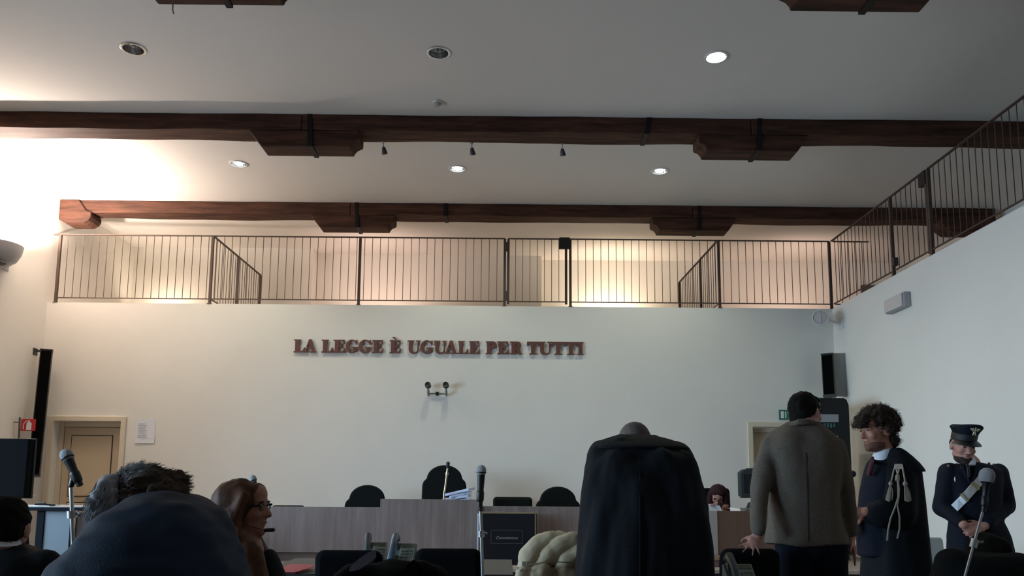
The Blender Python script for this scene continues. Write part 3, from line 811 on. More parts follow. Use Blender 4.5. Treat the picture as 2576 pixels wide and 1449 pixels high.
# CRT monitor on it
a, b = at(1857, 1178, 9.62), at(1908, 1257, 9.62)
mx0, mx1, mz0, mz1 = a.x, a.x + .40, b.z + .02, a.z
o = thing('crt_monitor', 'old dark tube monitor on the clerk desk', 'monitor', ((mx0 + mx1) / 2, 9.7, zc_ - .03))
CRTG = mat('crt_casing', (.034, .040, .040), .6, spec=.2)
ob('bezel', MB().prism([(mx0, mz0), (mx1, mz0), (mx1, mz1 - .06), (mx1 - .06, mz1), (mx0 + .09, mz1), (mx0 + .02, mz1 - .03), (mx0, mz1 - .07)], (0, 9.54, 0), (1, 0, 0), (0, 0, 1), (0, .06, 0)), CRTG, o, .012, False)
ob('screen', MB().box((mx0 + .045, 9.534, mz0 + .06), (mx1 - .05, 9.545, mz1 - .075)), mat('screen_black', (.004, .004, .005), .2), o, .01, False)
rs = []
for t, sx, sz in ((0, 1, 1), (.12, .95, .95), (.25, .7, .75), (.34, .55, .6)):
    cx, cz = (mx0 + mx1) / 2, (mz0 + mz1) / 2
    hw, hh = (mx1 - mx0) / 2 * sx - .01, (mz1 - mz0) / 2 * sz - .01
    rs.append([(cx + u * hw, 9.602 + t, cz + v * hh) for u, v in ((-1, -1), (1, -1), (1, .8), (.8, 1), (-.8, 1), (-1, .8))])
ob('tube_housing', MB().rings(rs), CRTG, o, .01, False)
ob('neck', MB().lathe([(.10, 0), (.08, .05), (.06, .10)], ((mx0 + mx1) / 2, 9.72, zc_ - .01)), CRTG, o)
ob('stand', MB().prism([(mx0 + .02, 0), (mx1 - .02, 0), (mx1 - .08, .05), (mx0 + .08, .05)], (0, 9.58, zc_ - .029), (1, 0, 0), (0, 0, 1), (0, .28, 0)), mat('crt_stand', (.16, .16, .14), .6), o, .006, False)
a = at(1845, 1279, 9.45)
tag(ob('desk_paper', MB().add([(a.x - .04, 9.44, zc_ - .027), (a.x + .08, 9.42, zc_ - .027), (a.x + .09, 9.5, zc_ + .02), (a.x - .02, 9.52, zc_ + .035), (a.x - .04, 9.44, zc_ - .028), (a.x + .08, 9.42, zc_ - .028), (a.x + .09, 9.503, zc_ + .019), (a.x - .02, 9.523, zc_ + .034)], [(0, 1, 2, 3), (7, 6, 5, 4), (0, 4, 5, 1), (1, 5, 6, 2), (2, 6, 7, 3), (3, 7, 4, 0)]), PAPER), 'small white paper on the clerk desk beside the monitor', 'paper')

# ---------------------------------------------------------------- chairs
def outline_round(w, h, r, n=6):
    out = []
    for cx, cz, a0 in ((w / 2 - r, r, -90), (w / 2 - r, h - r, 0), (-w / 2 + r, h - r, 90), (-w / 2 + r, r, 180)):
        out += [(cx + r * math.cos(math.radians(a0 + 90 * k / n)), cz + r * math.sin(math.radians(a0 + 90 * k / n))) for k in range(n + 1)]
    return out
def outline_lobed(w, h):
    """executive chair back: wide shoulders with a rounded head lobe"""
    r = [(w * .36, 0), (w * .46, .05), (w * .5, .14), (w * .5, h - .29), (w * .49, h - .25), (w * .465, h - .215), (w * .43, h - .195), (w * .40, h - .185)]
    r += [(w * .40 * math.cos(math.radians(t)), h - .185 + .185 * math.sin(math.radians(t))) for t in (8, 18, 28, 38, 48, 58, 68, 78, 86)]
    return r + [(-x, z) for x, z in reversed(r)]
def chair(name, label, back, loc, rz, seat_z=.47, back_z=.60, cat='chair', arms=True, material=BLACKL, depth=.09, group=None, star=True):
    o = thing(name, label, cat, loc, group, rz, local=True)
    ob('backrest', MB().prism(back, (0, .22, back_z), (1, 0, 0), (0, .10, 1), (0, depth, 0)), material, o, depth * .42, 60)
    ob('seat', MB().prism(outline_round(.5, .48, .09), (0, -.26, seat_z - .08), (1, 0, 0), (0, 1, 0), (0, 0, .09)), material, o, .03, 60)
    ob('back_support', MB().bar((0, .20, seat_z - .06), (0, .33, back_z + .18), .07, .02), BLACKP, o, .004, False)
    if arms:
        for s in (-1, 1):
            ob('armrest', MB().tube([(s * .24, .1, seat_z - .05), (s * .31, .05, seat_z + .02), (s * .31, .02, seat_z + .20), (s * .31, -.14, seat_z + .22), (s * .31, .16, seat_z + .21)], .018, 8), BLACKP, o)
    if star:
        ob('gas_column', MB().tube([(0, 0, .10), (0, 0, seat_z - .08)], .028, 12), BLACKP, o)
        for k in range(5):
            t = 2 * math.pi * k / 5 + .3
            leg = ob('base_leg', MB().bar((0, 0, .11), (.29 * math.cos(t), .29 * math.sin(t), .075), .045, .035), BLACKP, o, .006, False)
            ob('castor', MB().ell((.29 * math.cos(t), .29 * math.sin(t), .032), (.03, .03, .032), None, 10, 6), BLACKP, leg)
    else:
        for sx in (-1, 1):
            for sy in (-.22, .2): ob('leg', MB().tube([(sx * .2, sy * .8, seat_z - .08), (sx * .23, sy, 0)], .013, 8), BLACKP, o)
    return o
CY = 10.42
def bench_chair(px0, px1, ptop, label, lobed):
    cy = CY if lobed else CY + .38
    a, b, c = at(px0, ptop + 40, cy + .3), at(px1, ptop + 40, cy + .3), at((px0 + px1) / 2, ptop, cy + .32)
    w = b.x - a.x; ztop = c.z
    base = .35
    bz = .25
    h = ztop - base - bz
    return chair('judge_chair', label, outline_lobed(w, h) if lobed else outline_round(w, h, .05), ((a.x + b.x) / 2, cy, base), 0, .46, bz, arms=False, group='black chairs behind the judges bench')
bench_chair(682, 766, 1271, 'low black chair behind the far left end of the judges bench', False)
bench_chair(868, 978, 1220, 'black executive chair left of the raised centre of the bench', True)
bench_chair(1062, 1173, 1170, 'tallest black executive chair behind the papers at the centre of the bench', True)
bench_chair(1240, 1339, 1250, 'low square black chair just right of the raised bench centre', False)
bench_chair(1347, 1460, 1224, 'black executive chair next to the robed man at the right of the bench', True)

# papers and gooseneck on the raised bench
pz = cl.z - .14
def pack(px0, py0, px1, Y, n, label):
    a, b = at(px0, py0, Y), at(px1, py0, Y)
    o = thing('paper_stack', label, 'papers', ((a.x + b.x) / 2, Y, pz))
    z = pz; r = random.Random(5)
    top = at((px0 + px1) / 2, py0, Y).z
    th = (top - pz) / n
    for k in range(n):
        dx, dy, an = r.uniform(-.02, .03), r.uniform(-.02, .02), r.uniform(-.25, .25)
        w = (b.x - a.x) * r.uniform(.75, 1.0)
        x = (a.x + b.x) / 2 + dx
        rot = Matrix.Rotation(an, 3, 'Z')
        vs = [V((x, Y + .1, z)) + rot @ V((u * w / 2, v * .13, ww)) for ww in (0.001, th * .9) for u, v in ((-1, -1), (1, -1), (1, 1), (-1, 1))]
        vs = [v + V((0, 0, .012 * (v.x - x) / w * k)) for v in vs]
        ob('paper_bundle', MB().add(vs, [(3, 2, 1, 0), (4, 5, 6, 7), (0, 1, 5, 4), (1, 2, 6, 5), (2, 3, 7, 6), (3, 0, 4, 7)]), PAPERB, o, .004, False)
        z += th
    return o
pack(1120, 1233, 1186, 9.62, 7, 'untidy stack of blue-white papers on the raised bench')
o = thing('gooseneck_microphone', 'slim brass gooseneck microphone on the raised bench before the tallest chair', 'microphone', (at(1117, 1255, 9.55).x, 9.55, pz))
b0 = at(1116, 1256, 9.55); b0.z = pz
pts = [b0, at(1117, 1245, 9.55), at(1122, 1210, 9.55), at(1125, 1185, 9.55), at(1127, 1172, 9.55)]
ob('base', MB().lathe([(.001, 0), (.06, 0), (.06, .012), (.02, .02), (.001, .02)], b0), STEEL, o)
ob('stem', MB().tube(pts, [.012, .012, .011, .011, .011], 10), BRASS, o)
ob('collar', MB().tube([at(1124, 1195, 9.55), at(1125, 1188, 9.55)], .018, 12), BRASS, o)
ob('capsule', MB().cone(at(1126, 1176, 9.55), at(1127, 1166, 9.55), .016, .024), BLACKP, o)

# framed dark board standing before the bench
fa, fb = at(1208, 1288, 9.34), at(1350, 1400, 9.26)
o = thing('framed_board', 'black board in a thin brass frame standing against the judges bench', 'board', ((fa.x + fb.x) / 2, 9.3, .35))
fz0, fz1 = .352, fa.z
tl = lambda z: 9.22 + (z - fz0) * .10
def quadbox(x0, x1, z0, z1, t0, t1):
    return MB().add([(x0, tl(z0) + t0, z0), (x1, tl(z0) + t0, z0), (x1, tl(z1) + t0, z1), (x0, tl(z1) + t0, z1), (x0, tl(z0) + t1, z0), (x1, tl(z0) + t1, z0), (x1, tl(z1) + t1, z1), (x0, tl(z1) + t1, z1)],
                    [(0, 1, 2, 3), (7, 6, 5, 4), (0, 4, 5, 1), (1, 5, 6, 2), (2, 6, 7, 3), (3, 7, 4, 0)])
ob('board', quadbox(fa.x, fb.x, fz0, fz1, 0, .03), mat('gloss_black_panel', (.008, .009, .013), .28), o, 0, False)
for bx in ((fa.x, fb.x, fz1 - .014, fz1 + .004), (fb.x - .022, fb.x - .008, fz0, fz1), (fa.x, fa.x + .014, fz0, fz1)):
    ob('frame_strip', quadbox(*bx, -.008, .031), BRASS, o, 0, False)
i0, i1 = at(1235, 1333, 9.25), at(1315, 1368, 9.25)
LINE = mat('faint_gilt', (.075, .072, .068), .5)
for bx in ((i0.x, i1.x, i0.z - .006, i0.z), (i0.x, i1.x, i1.z, i1.z + .006), (i0.x, i0.x + .006, i1.z, i0.z), (i1.x - .006, i1.x, i1.z, i0.z)):
    ob('inner_border', quadbox(*bx, -.003, .001), LINE, o, 0, False)
cu = bpy.data.curves.new('t', 'FONT'); cu.body = 'Commissione'; cu.size = .085; cu.shear = .45; cu.extrude = .001; cu.align_x = 'CENTER'
t_ = bpy.data.objects.new('t', cu); COL.objects.link(t_)
me = bpy.data.meshes.new_from_object(t_.evaluated_get(bpy.context.evaluated_depsgraph_get()))
bpy.data.objects.remove(t_)
zt_ = at(1270, 1356, 9.25).z; xt_ = at(1274, 1356, 9.25).x
wd = max(v.co.x for v in me.vertices) - min(v.co.x for v in me.vertices); k_ = (at(1302, 1356, 9.25).x - at(1247, 1356, 9.25).x) / wd
mb = MB().add([(xt_ + v.co.x * k_, tl(zt_ + v.co.y * k_) - .004 - v.co.z, zt_ + v.co.y * k_) for v in me.vertices], [list(p.vertices) for p in me.polygons])
ob('script_lettering', mb, mat('gilt_script', (.30, .29, .27), .5), o, 0, False)

# ---------------------------------------------------------------- left side desk and dark screen
yd = 8.0
za = at(140, 1276, yd).z
o = thing('side_desk', 'dark-topped side desk with a bluish white panel at the far left', 'desk', (at(150, 1280, yd).x, yd, 0))
xa_, xb_ = at(-40, 1280, yd).x, at(212, 1280, yd).x
ob('worktop', MB().box((xa_, yd, za - .035), (xb_, yd + .7, za)), mat('worktop_dark', (.008, .010, .014), .85, spec=.1), o, .004, False)
ob('worktop_edge', MB().box((xa_, yd + .002, za), (xb_ - .02, yd + .68, za + .006)), mat('worktop_pale', (.40, .37, .36), .5), o, 0, False)
x0_, x1_ = at(107, 1300, yd).x, at(172, 1300, yd).x
ob('front_panel', MB().box((x0_, yd + .04, .0), (x1_, yd + .06, za - .036)), mat('panel_blue_white', (.19, .215, .24), .7), o, .002, False)
ob('leg_panel', MB().box((at(88, 1300, yd).x, yd + .03, 0), (x0_ - .002, yd + .55, za - .036)), mat('worktop_dark', (.01, .01, .01)), o, .003, False)
o = thing('low_cabinet', 'brown wood-grained cabinet beside the white-panelled side desk', 'cabinet', (at(230, 1300, yd + .1).x, yd + .3, 0))
x2_, x3_ = x1_ + .01, at(330, 1300, yd + .1).x
zc2 = at(220, 1291, yd + .1).z
ob('body', MB().box((x2_, yd + .12, .02), (x3_, yd + .7, min(zc2, za - .04))), LAMD, o, .003, False)
ob('door', MB().box((x2_ + .01, yd + .10, .08), (x3_ - .01, yd + .118, min(zc2, za - .04) - .03)), mat('cabinet_brown', (.10, .065, .05), .5, grain=('z', 14, (.13, .085, .065), 12)), o, .002, False)
ob('knob', MB().ell((x3_ - .08, yd + .09, .55), (.012, .012, .012), None, 10, 6), STEEL, o)
a = at(100, 1272, yd + .1)
tag(ob('desk_paper', MB().box((a.x - .10, yd + .06, za + .007), (a.x + .12, yd + .26, za + .012)), PAPER, None, 0, False), 'white sheet lying on the dark side desk at the far left', 'paper')
tag(ob('desk_pen', MB().tube([(a.x - .02, yd + .05, za + .028), (a.x + .16, yd + .09, za + .020)], .010, 8).tube([(a.x + .0, yd + .05, za + .03), (a.x + .08, yd + .06, za + .035)], .013, 8), BLACKP), 'dark pen lying on the side desk at the far left', 'pen')
# dark screen, seen from behind
o = thing('monitor_screen', 'large dark flat screen with a charcoal back cut by the left picture edge', 'monitor', (at(0, 1200, 4.4).x, 4.45, 0))
DKS = mat('screen_back_charcoal', (.0085, .0095, .010), .85, spec=.15)
s0, s1 = at(-130, 1098, 4.4), at(62, 1252, 4.4)
ob('back_panel', MB().box((s0.x, 4.40, s1.z), (s1.x, 4.45, s0.z - .01)), DKS, o, .008, False)
ob('bezel', MB().box((s0.x - .005, 4.451, s1.z - .005), (s1.x + .004, 4.47, s0.z - .005)), BLACKP, o, .004, False)
ob('stand_pole', MB().tube([((s0.x + s1.x) / 2, 4.43, .03), ((s0.x + s1.x) / 2, 4.43, s1.z + .01)], .025, 12), BLACKP, o)
ob('stand_base', MB().lathe([(.001, 0), (.26, 0), (.26, .02), (.03, .04), (.001, .04)], ((s0.x + s1.x) / 2, 4.43, 0)), BLACKP, o)
# ================================================================ microphones, phones, tables, loose things
from mathutils import noise as mnoise
def hand_mic(label, Y, ball, hend, ptop, pbot, r=.0255, lower_black=False, clip=1.0, prad=(.0085, .0105), band=True, Yb=None):
    """handheld microphone in a clip on a floor stand; points in picture coordinates at depth Y"""
    B, H, T = at(*ball, Y), at(*hend, Y), at(*ptop, Y)
    Q = at(*pbot, Yb or Y); d = (Q - T).normalized(); F = T + d * ((T.z - .02) / -d.z)
    o = thing('microphone_stand', label, 'microphone', (F.x, F.y, 0))
    ax = (H - B).normalized(); L = (H - B).length
    ob('grille', MB().lathe([(.001, -r), (r * .5, -r * .87), (r * .87, -r * .5), (r, 0), (r * .97, r * .45), (r * .8, r * .95), (r * .001, r)], B, ax, 22), GRILLE, o)
    if band: ob('grille_band', MB().lathe([(r * .99, -r * .10), (r * 1.03, 0), (r * 1.0, r * .18), (r * .9, r * .2)], B + ax * (r * .5), ax, 22), BLACKP, o)
    ob('handle', MB().lathe([(.001, r * .8), (r * .82, r * .85), (r * .78 * clip, r * 1.3), (r * .62 * clip, L * .6), (r * .5 * clip, L), (.001, L + .003)], B, ax, 18), BLACKP, o)
    cp = B + ax * (L * .62)
    ob('clip', MB().cone(cp, B + ax * (L * .80), r * .78 * clip, r * .74 * clip).cone(cp + (T - cp) * .25, T, r * .45 * clip, r * .42 * clip), BLACKP, o)
    M_ = T + (F - T) * .45
    ob('upper_pole', MB().tube([T, M_], [prad[0], prad[0]], 12), STEEL, o)
    k = T + (F - T) * (.0 + min(.42, .035 / (T - F).length * 3))
    ob('pole_collar', MB().tube([k, k + d * .03], prad[1] * 1.7, 12).tube([k + d * .015, k + d * .015 + V((.03, -.005, .004))], .006, 8), STEEL, o)
    ob('lower_pole', MB().tube([M_, F], [prad[1], prad[1]], 12), BLACKP if lower_black else STEEL, o)
    ob('pole_joint', MB().tube([M_ - d * .02, M_ + d * .03], prad[1] * 1.7, 12), STEEL if not lower_black else BLACKP, o)
    for k in range(3):
        t = 2 * math.pi * k / 3 + .5
        ob('leg', MB().tube([F + V((0, 0, .14)), V((F.x + .26 * math.cos(t), F.y + .26 * math.sin(t), .012))], .009, 8), BLACKP, o)
    return o
hand_mic('microphone on a stand before the raised centre of the bench', 4.1, (1211, 1182), (1207, 1275), (1209, 1283), (1214, 1449))
hand_mic('microphone tilted to the left on a silver stand before the left door', 3.4, (167, 1144), (202, 1222), (179, 1222), (184, 1380), .0262, prad=(.008, .012))
hand_mic('microphone standing behind the woman with glasses', 5.6, (636, 1204), (649, 1262), (647, 1262), (650, 1449))
hand_mic('nearest microphone, in front of the uniformed officer', 2.8, (2483, 1195), (2474, 1288), (2473, 1284), (2437, 1415), .0262, True, prad=(.0045, .0075), band=False, clip=.55)

o = thing('slim_microphone', 'small black microphone head between the man in grey and the curly-haired person', 'microphone', (at(2100, 1449, 5.6).x, 5.6, 0))
_b, _m = at(2145, 1192, 5.6), at(2126, 1262, 5.6); _g = V((_m.x - .02, 5.6, .03))
ob('capsule', MB().ell(_b, (.024, .024, .024), None, 14, 10), BLACKP, o)
ob('stem', MB().tube([_b, _m, _m * .5 + _g * .5, _g], [.008, .008, .010, .010], 10), BLACKP, o)
ob('base', MB().lathe([(.001, 0), (.12, 0), (.12, .02), (.02, .04), (.001, .04)], (_g.x, 5.6, 0)), BLACKP, o)

TABLE = mat('table_dark_laminate', (.045, .042, .040), .5)
def table(name, label, x0, x1, y0, y1, z, m_=TABLE):
    o = thing(name, label, 'table', ((x0 + x1) / 2, (y0 + y1) / 2, 0))
    ob('tabletop', MB().box((x0, y0, z - .03), (x1, y1, z)), m_, o, .004, False)
    for x in (x0 + .04, x1 - .04):
        for y in (y0 + .05, y1 - .05): ob('leg', MB().bar((x, y, 0), (x, y, z - .031), .045), BLACKP, o, .003, False)
    ob('apron', MB().box((x0 + .07, y1 - .07, z - .16), (x1 - .07, y1 - .05, z - .031)), m_, o, 0, False)
    return o
table('lawyers_table', 'long dark table with telephones behind the front chairs', at(660, 1430, 4.8).x, at(1290, 1430, 4.8).x, 4.62, 5.55, .745)
table('lawyers_table', 'dark table at the right with a telephone before the standing men', 1.02, 2.2, 3.55, 4.05, .765)
PHG = mat('phone_button', (.16, .17, .15), .5)
def phone(label, p, s, w_body=PHONE, hand_m=PHONE, rz=0.0):
    """desk telephone facing the camera: sloped base, keypad plate, display, handset across its left side"""
    o = thing('desk_telephone', label, 'telephone', p, 'grey desk telephones', rz, local=True)
    o.scale = (s, s, s)
    prof = [(-.075, 0), (.075, 0), (.075, .165), (.05, .175), (-.075, .035)]
    ob('base', MB().prism(prof, (-.10, 0, 0), (0, 1, 0), (0, 0, 1), (.20, 0, 0)), w_body, o, .006, False)
    t = V((0, .125, .14)).normalized(); n = V((0, -t.z, t.y)); c = V((.035, -.0125, .105)) + n * .001
    def pl(u0, u1, v0, v1, h):
        vs = [c + V((1, 0, 0)) * u + t * v + n * hh for hh in (0, h) for u, v in ((u0, v0), (u1, v0), (u1, v1), (u0, v1))]
        return MB().add(vs, [(3, 2, 1, 0), (4, 5, 6, 7), (0, 1, 5, 4), (1, 2, 6, 5), (2, 3, 7, 6), (3, 0, 4, 7)])
    ob('key_plate', pl(-.055, .060, -.088, .088, .004), PHONEK, o, 0, False)
    ob('display', pl(-.045, .050, .048, .080, .008), mat('phone_display', (.13, .15, .10), .3), o, 0, False)
    for i in range(3):
        for j in range(4): ob('key', pl(-.042 + i * .033, -.020 + i * .033, -.078 + j * .028, -.061 + j * .028, .010), PHG, o, 0, False)
    hb = MB()
    cs = [V((-.062, -.105, .045)), V((-.062, -.115, .07)), V((-.062, -.085, .125)), V((-.062, -.03, .185)), V((-.062, .035, .225)), V((-.062, .062, .20))]
    hb.tube(cs, [.030, .032, .025, .025, .032, .030], 14)
    ob('handset', hb, hand_m, o)
    ob('cradle', MB().box((-.085, -.07, .03), (-.04, -.02, .09)).box((-.085, .0, .10), (-.04, .05, .185)), w_body, o, .004, False)
    ob('cord', MB().tube([(-.062, -.10, .03), (-.09, -.125, .015), (-.12, -.10, .010), (-.125, 0, .010), (-.1, .05, .012)], .006, 6), BLACKP, o)
    return o
BLU = mat('phone_blue_grey', (.075, .115, .15), .4)
p1 = at(952, 1403, 5.15); p2 = at(1010, 1405, 5.1); p3 = at(1868, 1449, 3.8)
phone('grey telephone on the long table, left of the pair', (p1.x - .03, 5.20, .745), .76, hand_m=mat('phone_dark', (.05, .058, .06), .45), rz=.12)
phone('grey telephone with a pale key plate on the long table, right of the pair', (p2.x + .015, 5.02, .745), .80, hand_m=BLU, rz=-.08)
phone('grey telephone with a pale key plate on the right-hand table', (p3.x - .01, 3.80, .765), .70, rz=.1)

# red folder on the near edge of the long table
a = at(745, 1440, 4.7)
o = thing('red_folder', 'pinkish red folder on the long table beside the woman with glasses', 'folder', (a.x, 4.72, .745))
RF = mat('folder_red', (.50, .085, .10), .6)
for k in range(2):
    ob('cover', MB().add([(a.x - .13, 4.61, .747 + .006 * k), (a.x + .02, 4.60, .747 + .006 * k), (a.x + .115, 4.76, .757 + .022 * k), (a.x - .06, 4.80, .757 + .022 * k)] + [(a.x - .13, 4.61, .7455 + .006 * k), (a.x + .02, 4.60, .7455 + .006 * k), (a.x + .115, 4.76, .7555 + .022 * k), (a.x - .06, 4.80, .7555 + .022 * k)], [(0, 1, 2, 3), (7, 6, 5, 4), (0, 4, 5, 1), (1, 5, 6, 2), (2, 6, 7, 3), (3, 7, 4, 0)]), RF, o, 0, False)

# front chairs (seen from behind)
def front_chair(px0, px1, ptop, Yb, label, z0=0):
    a, b, c = at(px0, ptop + 30, Yb), at(px1, ptop + 30, Yb), at((px0 + px1) / 2, ptop, Yb + .03)
    w = b.x - a.x
    return chair('visitor_chair', label, outline_round(w, c.z - .58, .05), ((a.x + b.x) / 2, Yb + .30, z0), math.pi, .46, .58, material=BLACKF, depth=.08, group='black padded chairs in front of the tables', star=False, arms=False)
front_chair(792, 962, 1383, 4.25, 'black padded chair in front of the telephones, left one')
front_chair(1042, 1213, 1379, 4.25, 'black padded chair behind the centre microphone stand')
front_chair(1812, 1962, 1379, 4.28, 'black padded chair gripped by the man in the grey jacket')
front_chair(1325, 1490, 1352, 3.78, 'black padded chair under the cream quilted jacket')
# pale chair by the right wall
GCH = mat('pale_grey_chair', (.36, .38, .37), .5)
a, b, c = at(2288, 1380, 7.2), at(2374, 1380, 7.2), at(2330, 1352, 7.2)
chair('pale_chair', 'pale grey plastic chair beside the robed man with curly hair', outline_round(b.x - a.x, c.z - .52, .03), ((a.x + b.x) / 2, 6.95, 0), 0, .46, .52, material=GCH, depth=.03, star=False, arms=False)

# ---------------------------------------------------------------- cream quilted jacket over a chair
def jacket():
    o = thing('quilted_jacket', 'cream quilted down jacket hung over a chair beside the robed man', 'jacket', (at(1375, 1400, 3.7).x, 3.72, .55))
    Y = 3.72
    def chain(pts, rs, dy):
        mb = MB(); ps = [at(x, y_, Y + dy) for x, y_ in pts]
        for k in range(len(ps) - 1): mb.cone(ps[k], ps[k + 1], rs[k], rs[k + 1], (0, 1, 0), .85)
        blob('quilted_panel', mb, CREAMQ, o, .008, 4, fn(.006, 14, len(pts) + dy * 50))
    chain([(1398, 1420), (1405, 1372), (1440, 1375)], [.14, .07, .06], .10)
    chain([(1330, 1428), (1334, 1400), (1354, 1376), (1386, 1361), (1412, 1360)], [.060, .062, .064, .056, .046], .0)
    chain([(1356, 1424), (1380, 1398), (1408, 1376), (1440, 1366), (1470, 1366)], [.040, .058, .062, .060, .050], -.035)
    chain([(1408, 1428), (1430, 1408), (1456, 1394), (1486, 1390)], [.030, .052, .060, .060], -.065)
    mb = MB()
    r = random.Random(3)
    for k in range(9):
        px = 1318 + k * 17
        mb.cone(at(px, 1440 + 4 * math.sin(k * 2), Y - .055 + .03 * math.sin(k * 1.7)), at(px + r.uniform(-14, 14), 1520, Y - .05 + r.uniform(-.03, .03)), .034, .050)
    mb.cone(at(1325, 1440, Y - .02), at(1318, 1540, Y), .05, .06)
    blob('lower_body', mb, CREAMQ, o, .008, 2, fn(.006, 18, 2))
    ob('waist_seam', MB().tube([at(1298, 1449, Y - .05), at(1312, 1432, Y - .085), at(1330, 1421, Y - .10), at(1380, 1413, Y - .12), at(1420, 1414, Y - .12), at(1460, 1416, Y - .11)], .0025, 6), mat('seam_thread', (.36, .33, .25), .7), o)
    a, b = at(1312, 1412, Y - .068), at(1322, 1424, Y - .068)
    ob('reflective_tab', MB().box((a.x, a.y - .004, b.z), (b.x, a.y + .012, a.z)), mat('tab_white', (.72, .74, .78), .5), o, .003, False)
    a, b = at(1300, 1426, Y - .055), at(1307, 1440, Y - .055)
    ob('reflective_tab', MB().box((a.x, a.y - .004, b.z), (b.x, a.y + .02, a.z)), mat('tab_white', (.7, .7, .7), .5), o, .003, False)
jacket()

# ---------------------------------------------------------------- black bag with a sheet of paper
def bag():
    Y = 3.45
    o = thing('black_bag', 'slumped black bag at the bottom edge with a bluish sheet sticking out', 'bag', (at(990, 1449, Y).x, Y, .46))
    mb = MB()
    mb.cone(at(890, 1475, Y), at(1080, 1470, Y), .10, .09).ell(at(1000, 1455, Y), (.15, .12, .075)).ell(at(1055, 1440, Y - .02), (.06, .07, .055))
    mb.cone(at(890, 1540, Y), at(1080, 1540, Y), .12, .12)
    def wr(co, no):
        return np.array([np.array(c) + np.array(n) * .012 * mnoise.noise(V(c) * 14) for c, n in zip(co, no)])
    blob('bag_body', mb, BLACKF, o, .012, 4, wr)
    ob('strap', MB().tube([at(1012, 1449, Y - .1), at(1022, 1425, Y - .07), at(1040, 1412, Y - .05), at(1058, 1418, Y - .07), at(1070, 1440, Y - .1)], .007, 8), BLACKF, o)
    z_ = at(950, 1600, Y).z
    ob('seat_support', MB().box((at(880, 1449, Y).x, Y - .15, .42), (at(1090, 1449, Y).x, Y + .15, .46)), BLACKP, o, .01, False)
    for sx in (890, 1080):
        for yy in (Y - .12, Y + .12): ob('stool_leg', MB().tube([(at(sx, 1449, Y).x, yy, 0), (at(sx, 1449, Y).x, yy, .42)], .012, 8), BLACKP, o)
    q = [(878, 1438), (880, 1428), (888, 1418), (905, 1404), (925, 1390), (940, 1385), (946, 1388), (946, 1402), (936, 1412), (920, 1422), (905, 1432), (892, 1436)]
    mbp = MB(); fr = [at(x, y, Y - .10 + .04 * (x - 878) / 68) for x, y in q]
    n_ = len(fr)
    mbp.add(fr + [p + V((0, .002, 0)) for p in fr], [tuple(range(n_ - 1, -1, -1)), tuple(range(n_, 2 * n_))] + [(k, (k + 1) % n_, n_ + (k + 1) % n_, n_ + k) for k in range(n_)])
    tag(ob('paper_sheet', mbp, mat('lavender_paper', (.21, .22, .31), .8), None, 0, False), 'bluish grey sheet of paper sticking out of the black bag', 'paper')
bag()
# ================================================================ people
def basis(f, u=(0, 0, 1)):
    f = V(f).normalized(); u = V(u); u = (u - f * u.dot(f)).normalized(); r = f.cross(u)
    return f, u, r
def rotm(f, u, r): return Matrix((r, f, u)).transposed()
def head_prims(mb, c, f, u, s=1.0, ears=True, jaw=1.0):
    f, u, r = basis(f, u); R_ = rotm(f, u, r)
    P = lambda a, b, d: c + (r * a + f * b + u * d) * s
    E_ = lambda p, q: mb.ell(P(*p), [x * s for x in q], R_)
    E_((0, -.012, .028), (.076, .096, .092)); E_((0, .030, -.01), (.066, .066, .075))
    E_((0, .022, -.060), (.056 * jaw, .066, .058)); E_((0, .070, -.098), (.026 * jaw, .022, .020))
    E_((0, .078, .034), (.052, .022, .014)); E_((0, .060, .065), (.058, .040, .045))
    for a in (-1, 1):
        E_((a * .036, .062, -.020), (.027, .026, .026)); E_((a * .031, .079, .012), (.017, .012, .010))
        if ears: E_((a * .079, -.008, -.002), (.010, .020, .033))
    mb.cone(P(0, .088, .018), P(0, .112, -.026), .009 * s, .0135 * s)
    E_((-.013, .098, -.030), (.009, .010, .008)); E_((.013, .098, -.030), (.009, .010, .008))
    E_((0, .088, -.052), (.022, .010, .007)); E_((0, .087, -.064), (.020, .010, .007))
def eyes(parent, c, f, u, s=1.0, brow=HDARK):
    f, u, r = basis(f, u); R_ = rotm(f, u, r)
    for a in (-1, 1):
        p = c + (r * (a * .031) + f * .089 + u * .012) * s
        ob('eye', MB().ell(p, (.012 * s, .005 * s, .005 * s), R_, 10, 6), EYEM, parent)
        q = c + (r * (a * .032) + f * .094 + u * .031) * s
        ob('eyebrow', MB().ell(q, (.019 * s, .007 * s, .005 * s), R_, 10, 6), brow, parent)
    ob('mouth_line', MB().ell(c + (f * .096 - u * .058) * s, (.018 * s, .004 * s, .0022 * s), R_, 10, 6), mat('lip_dark', (.16, .05, .045), .6), parent)
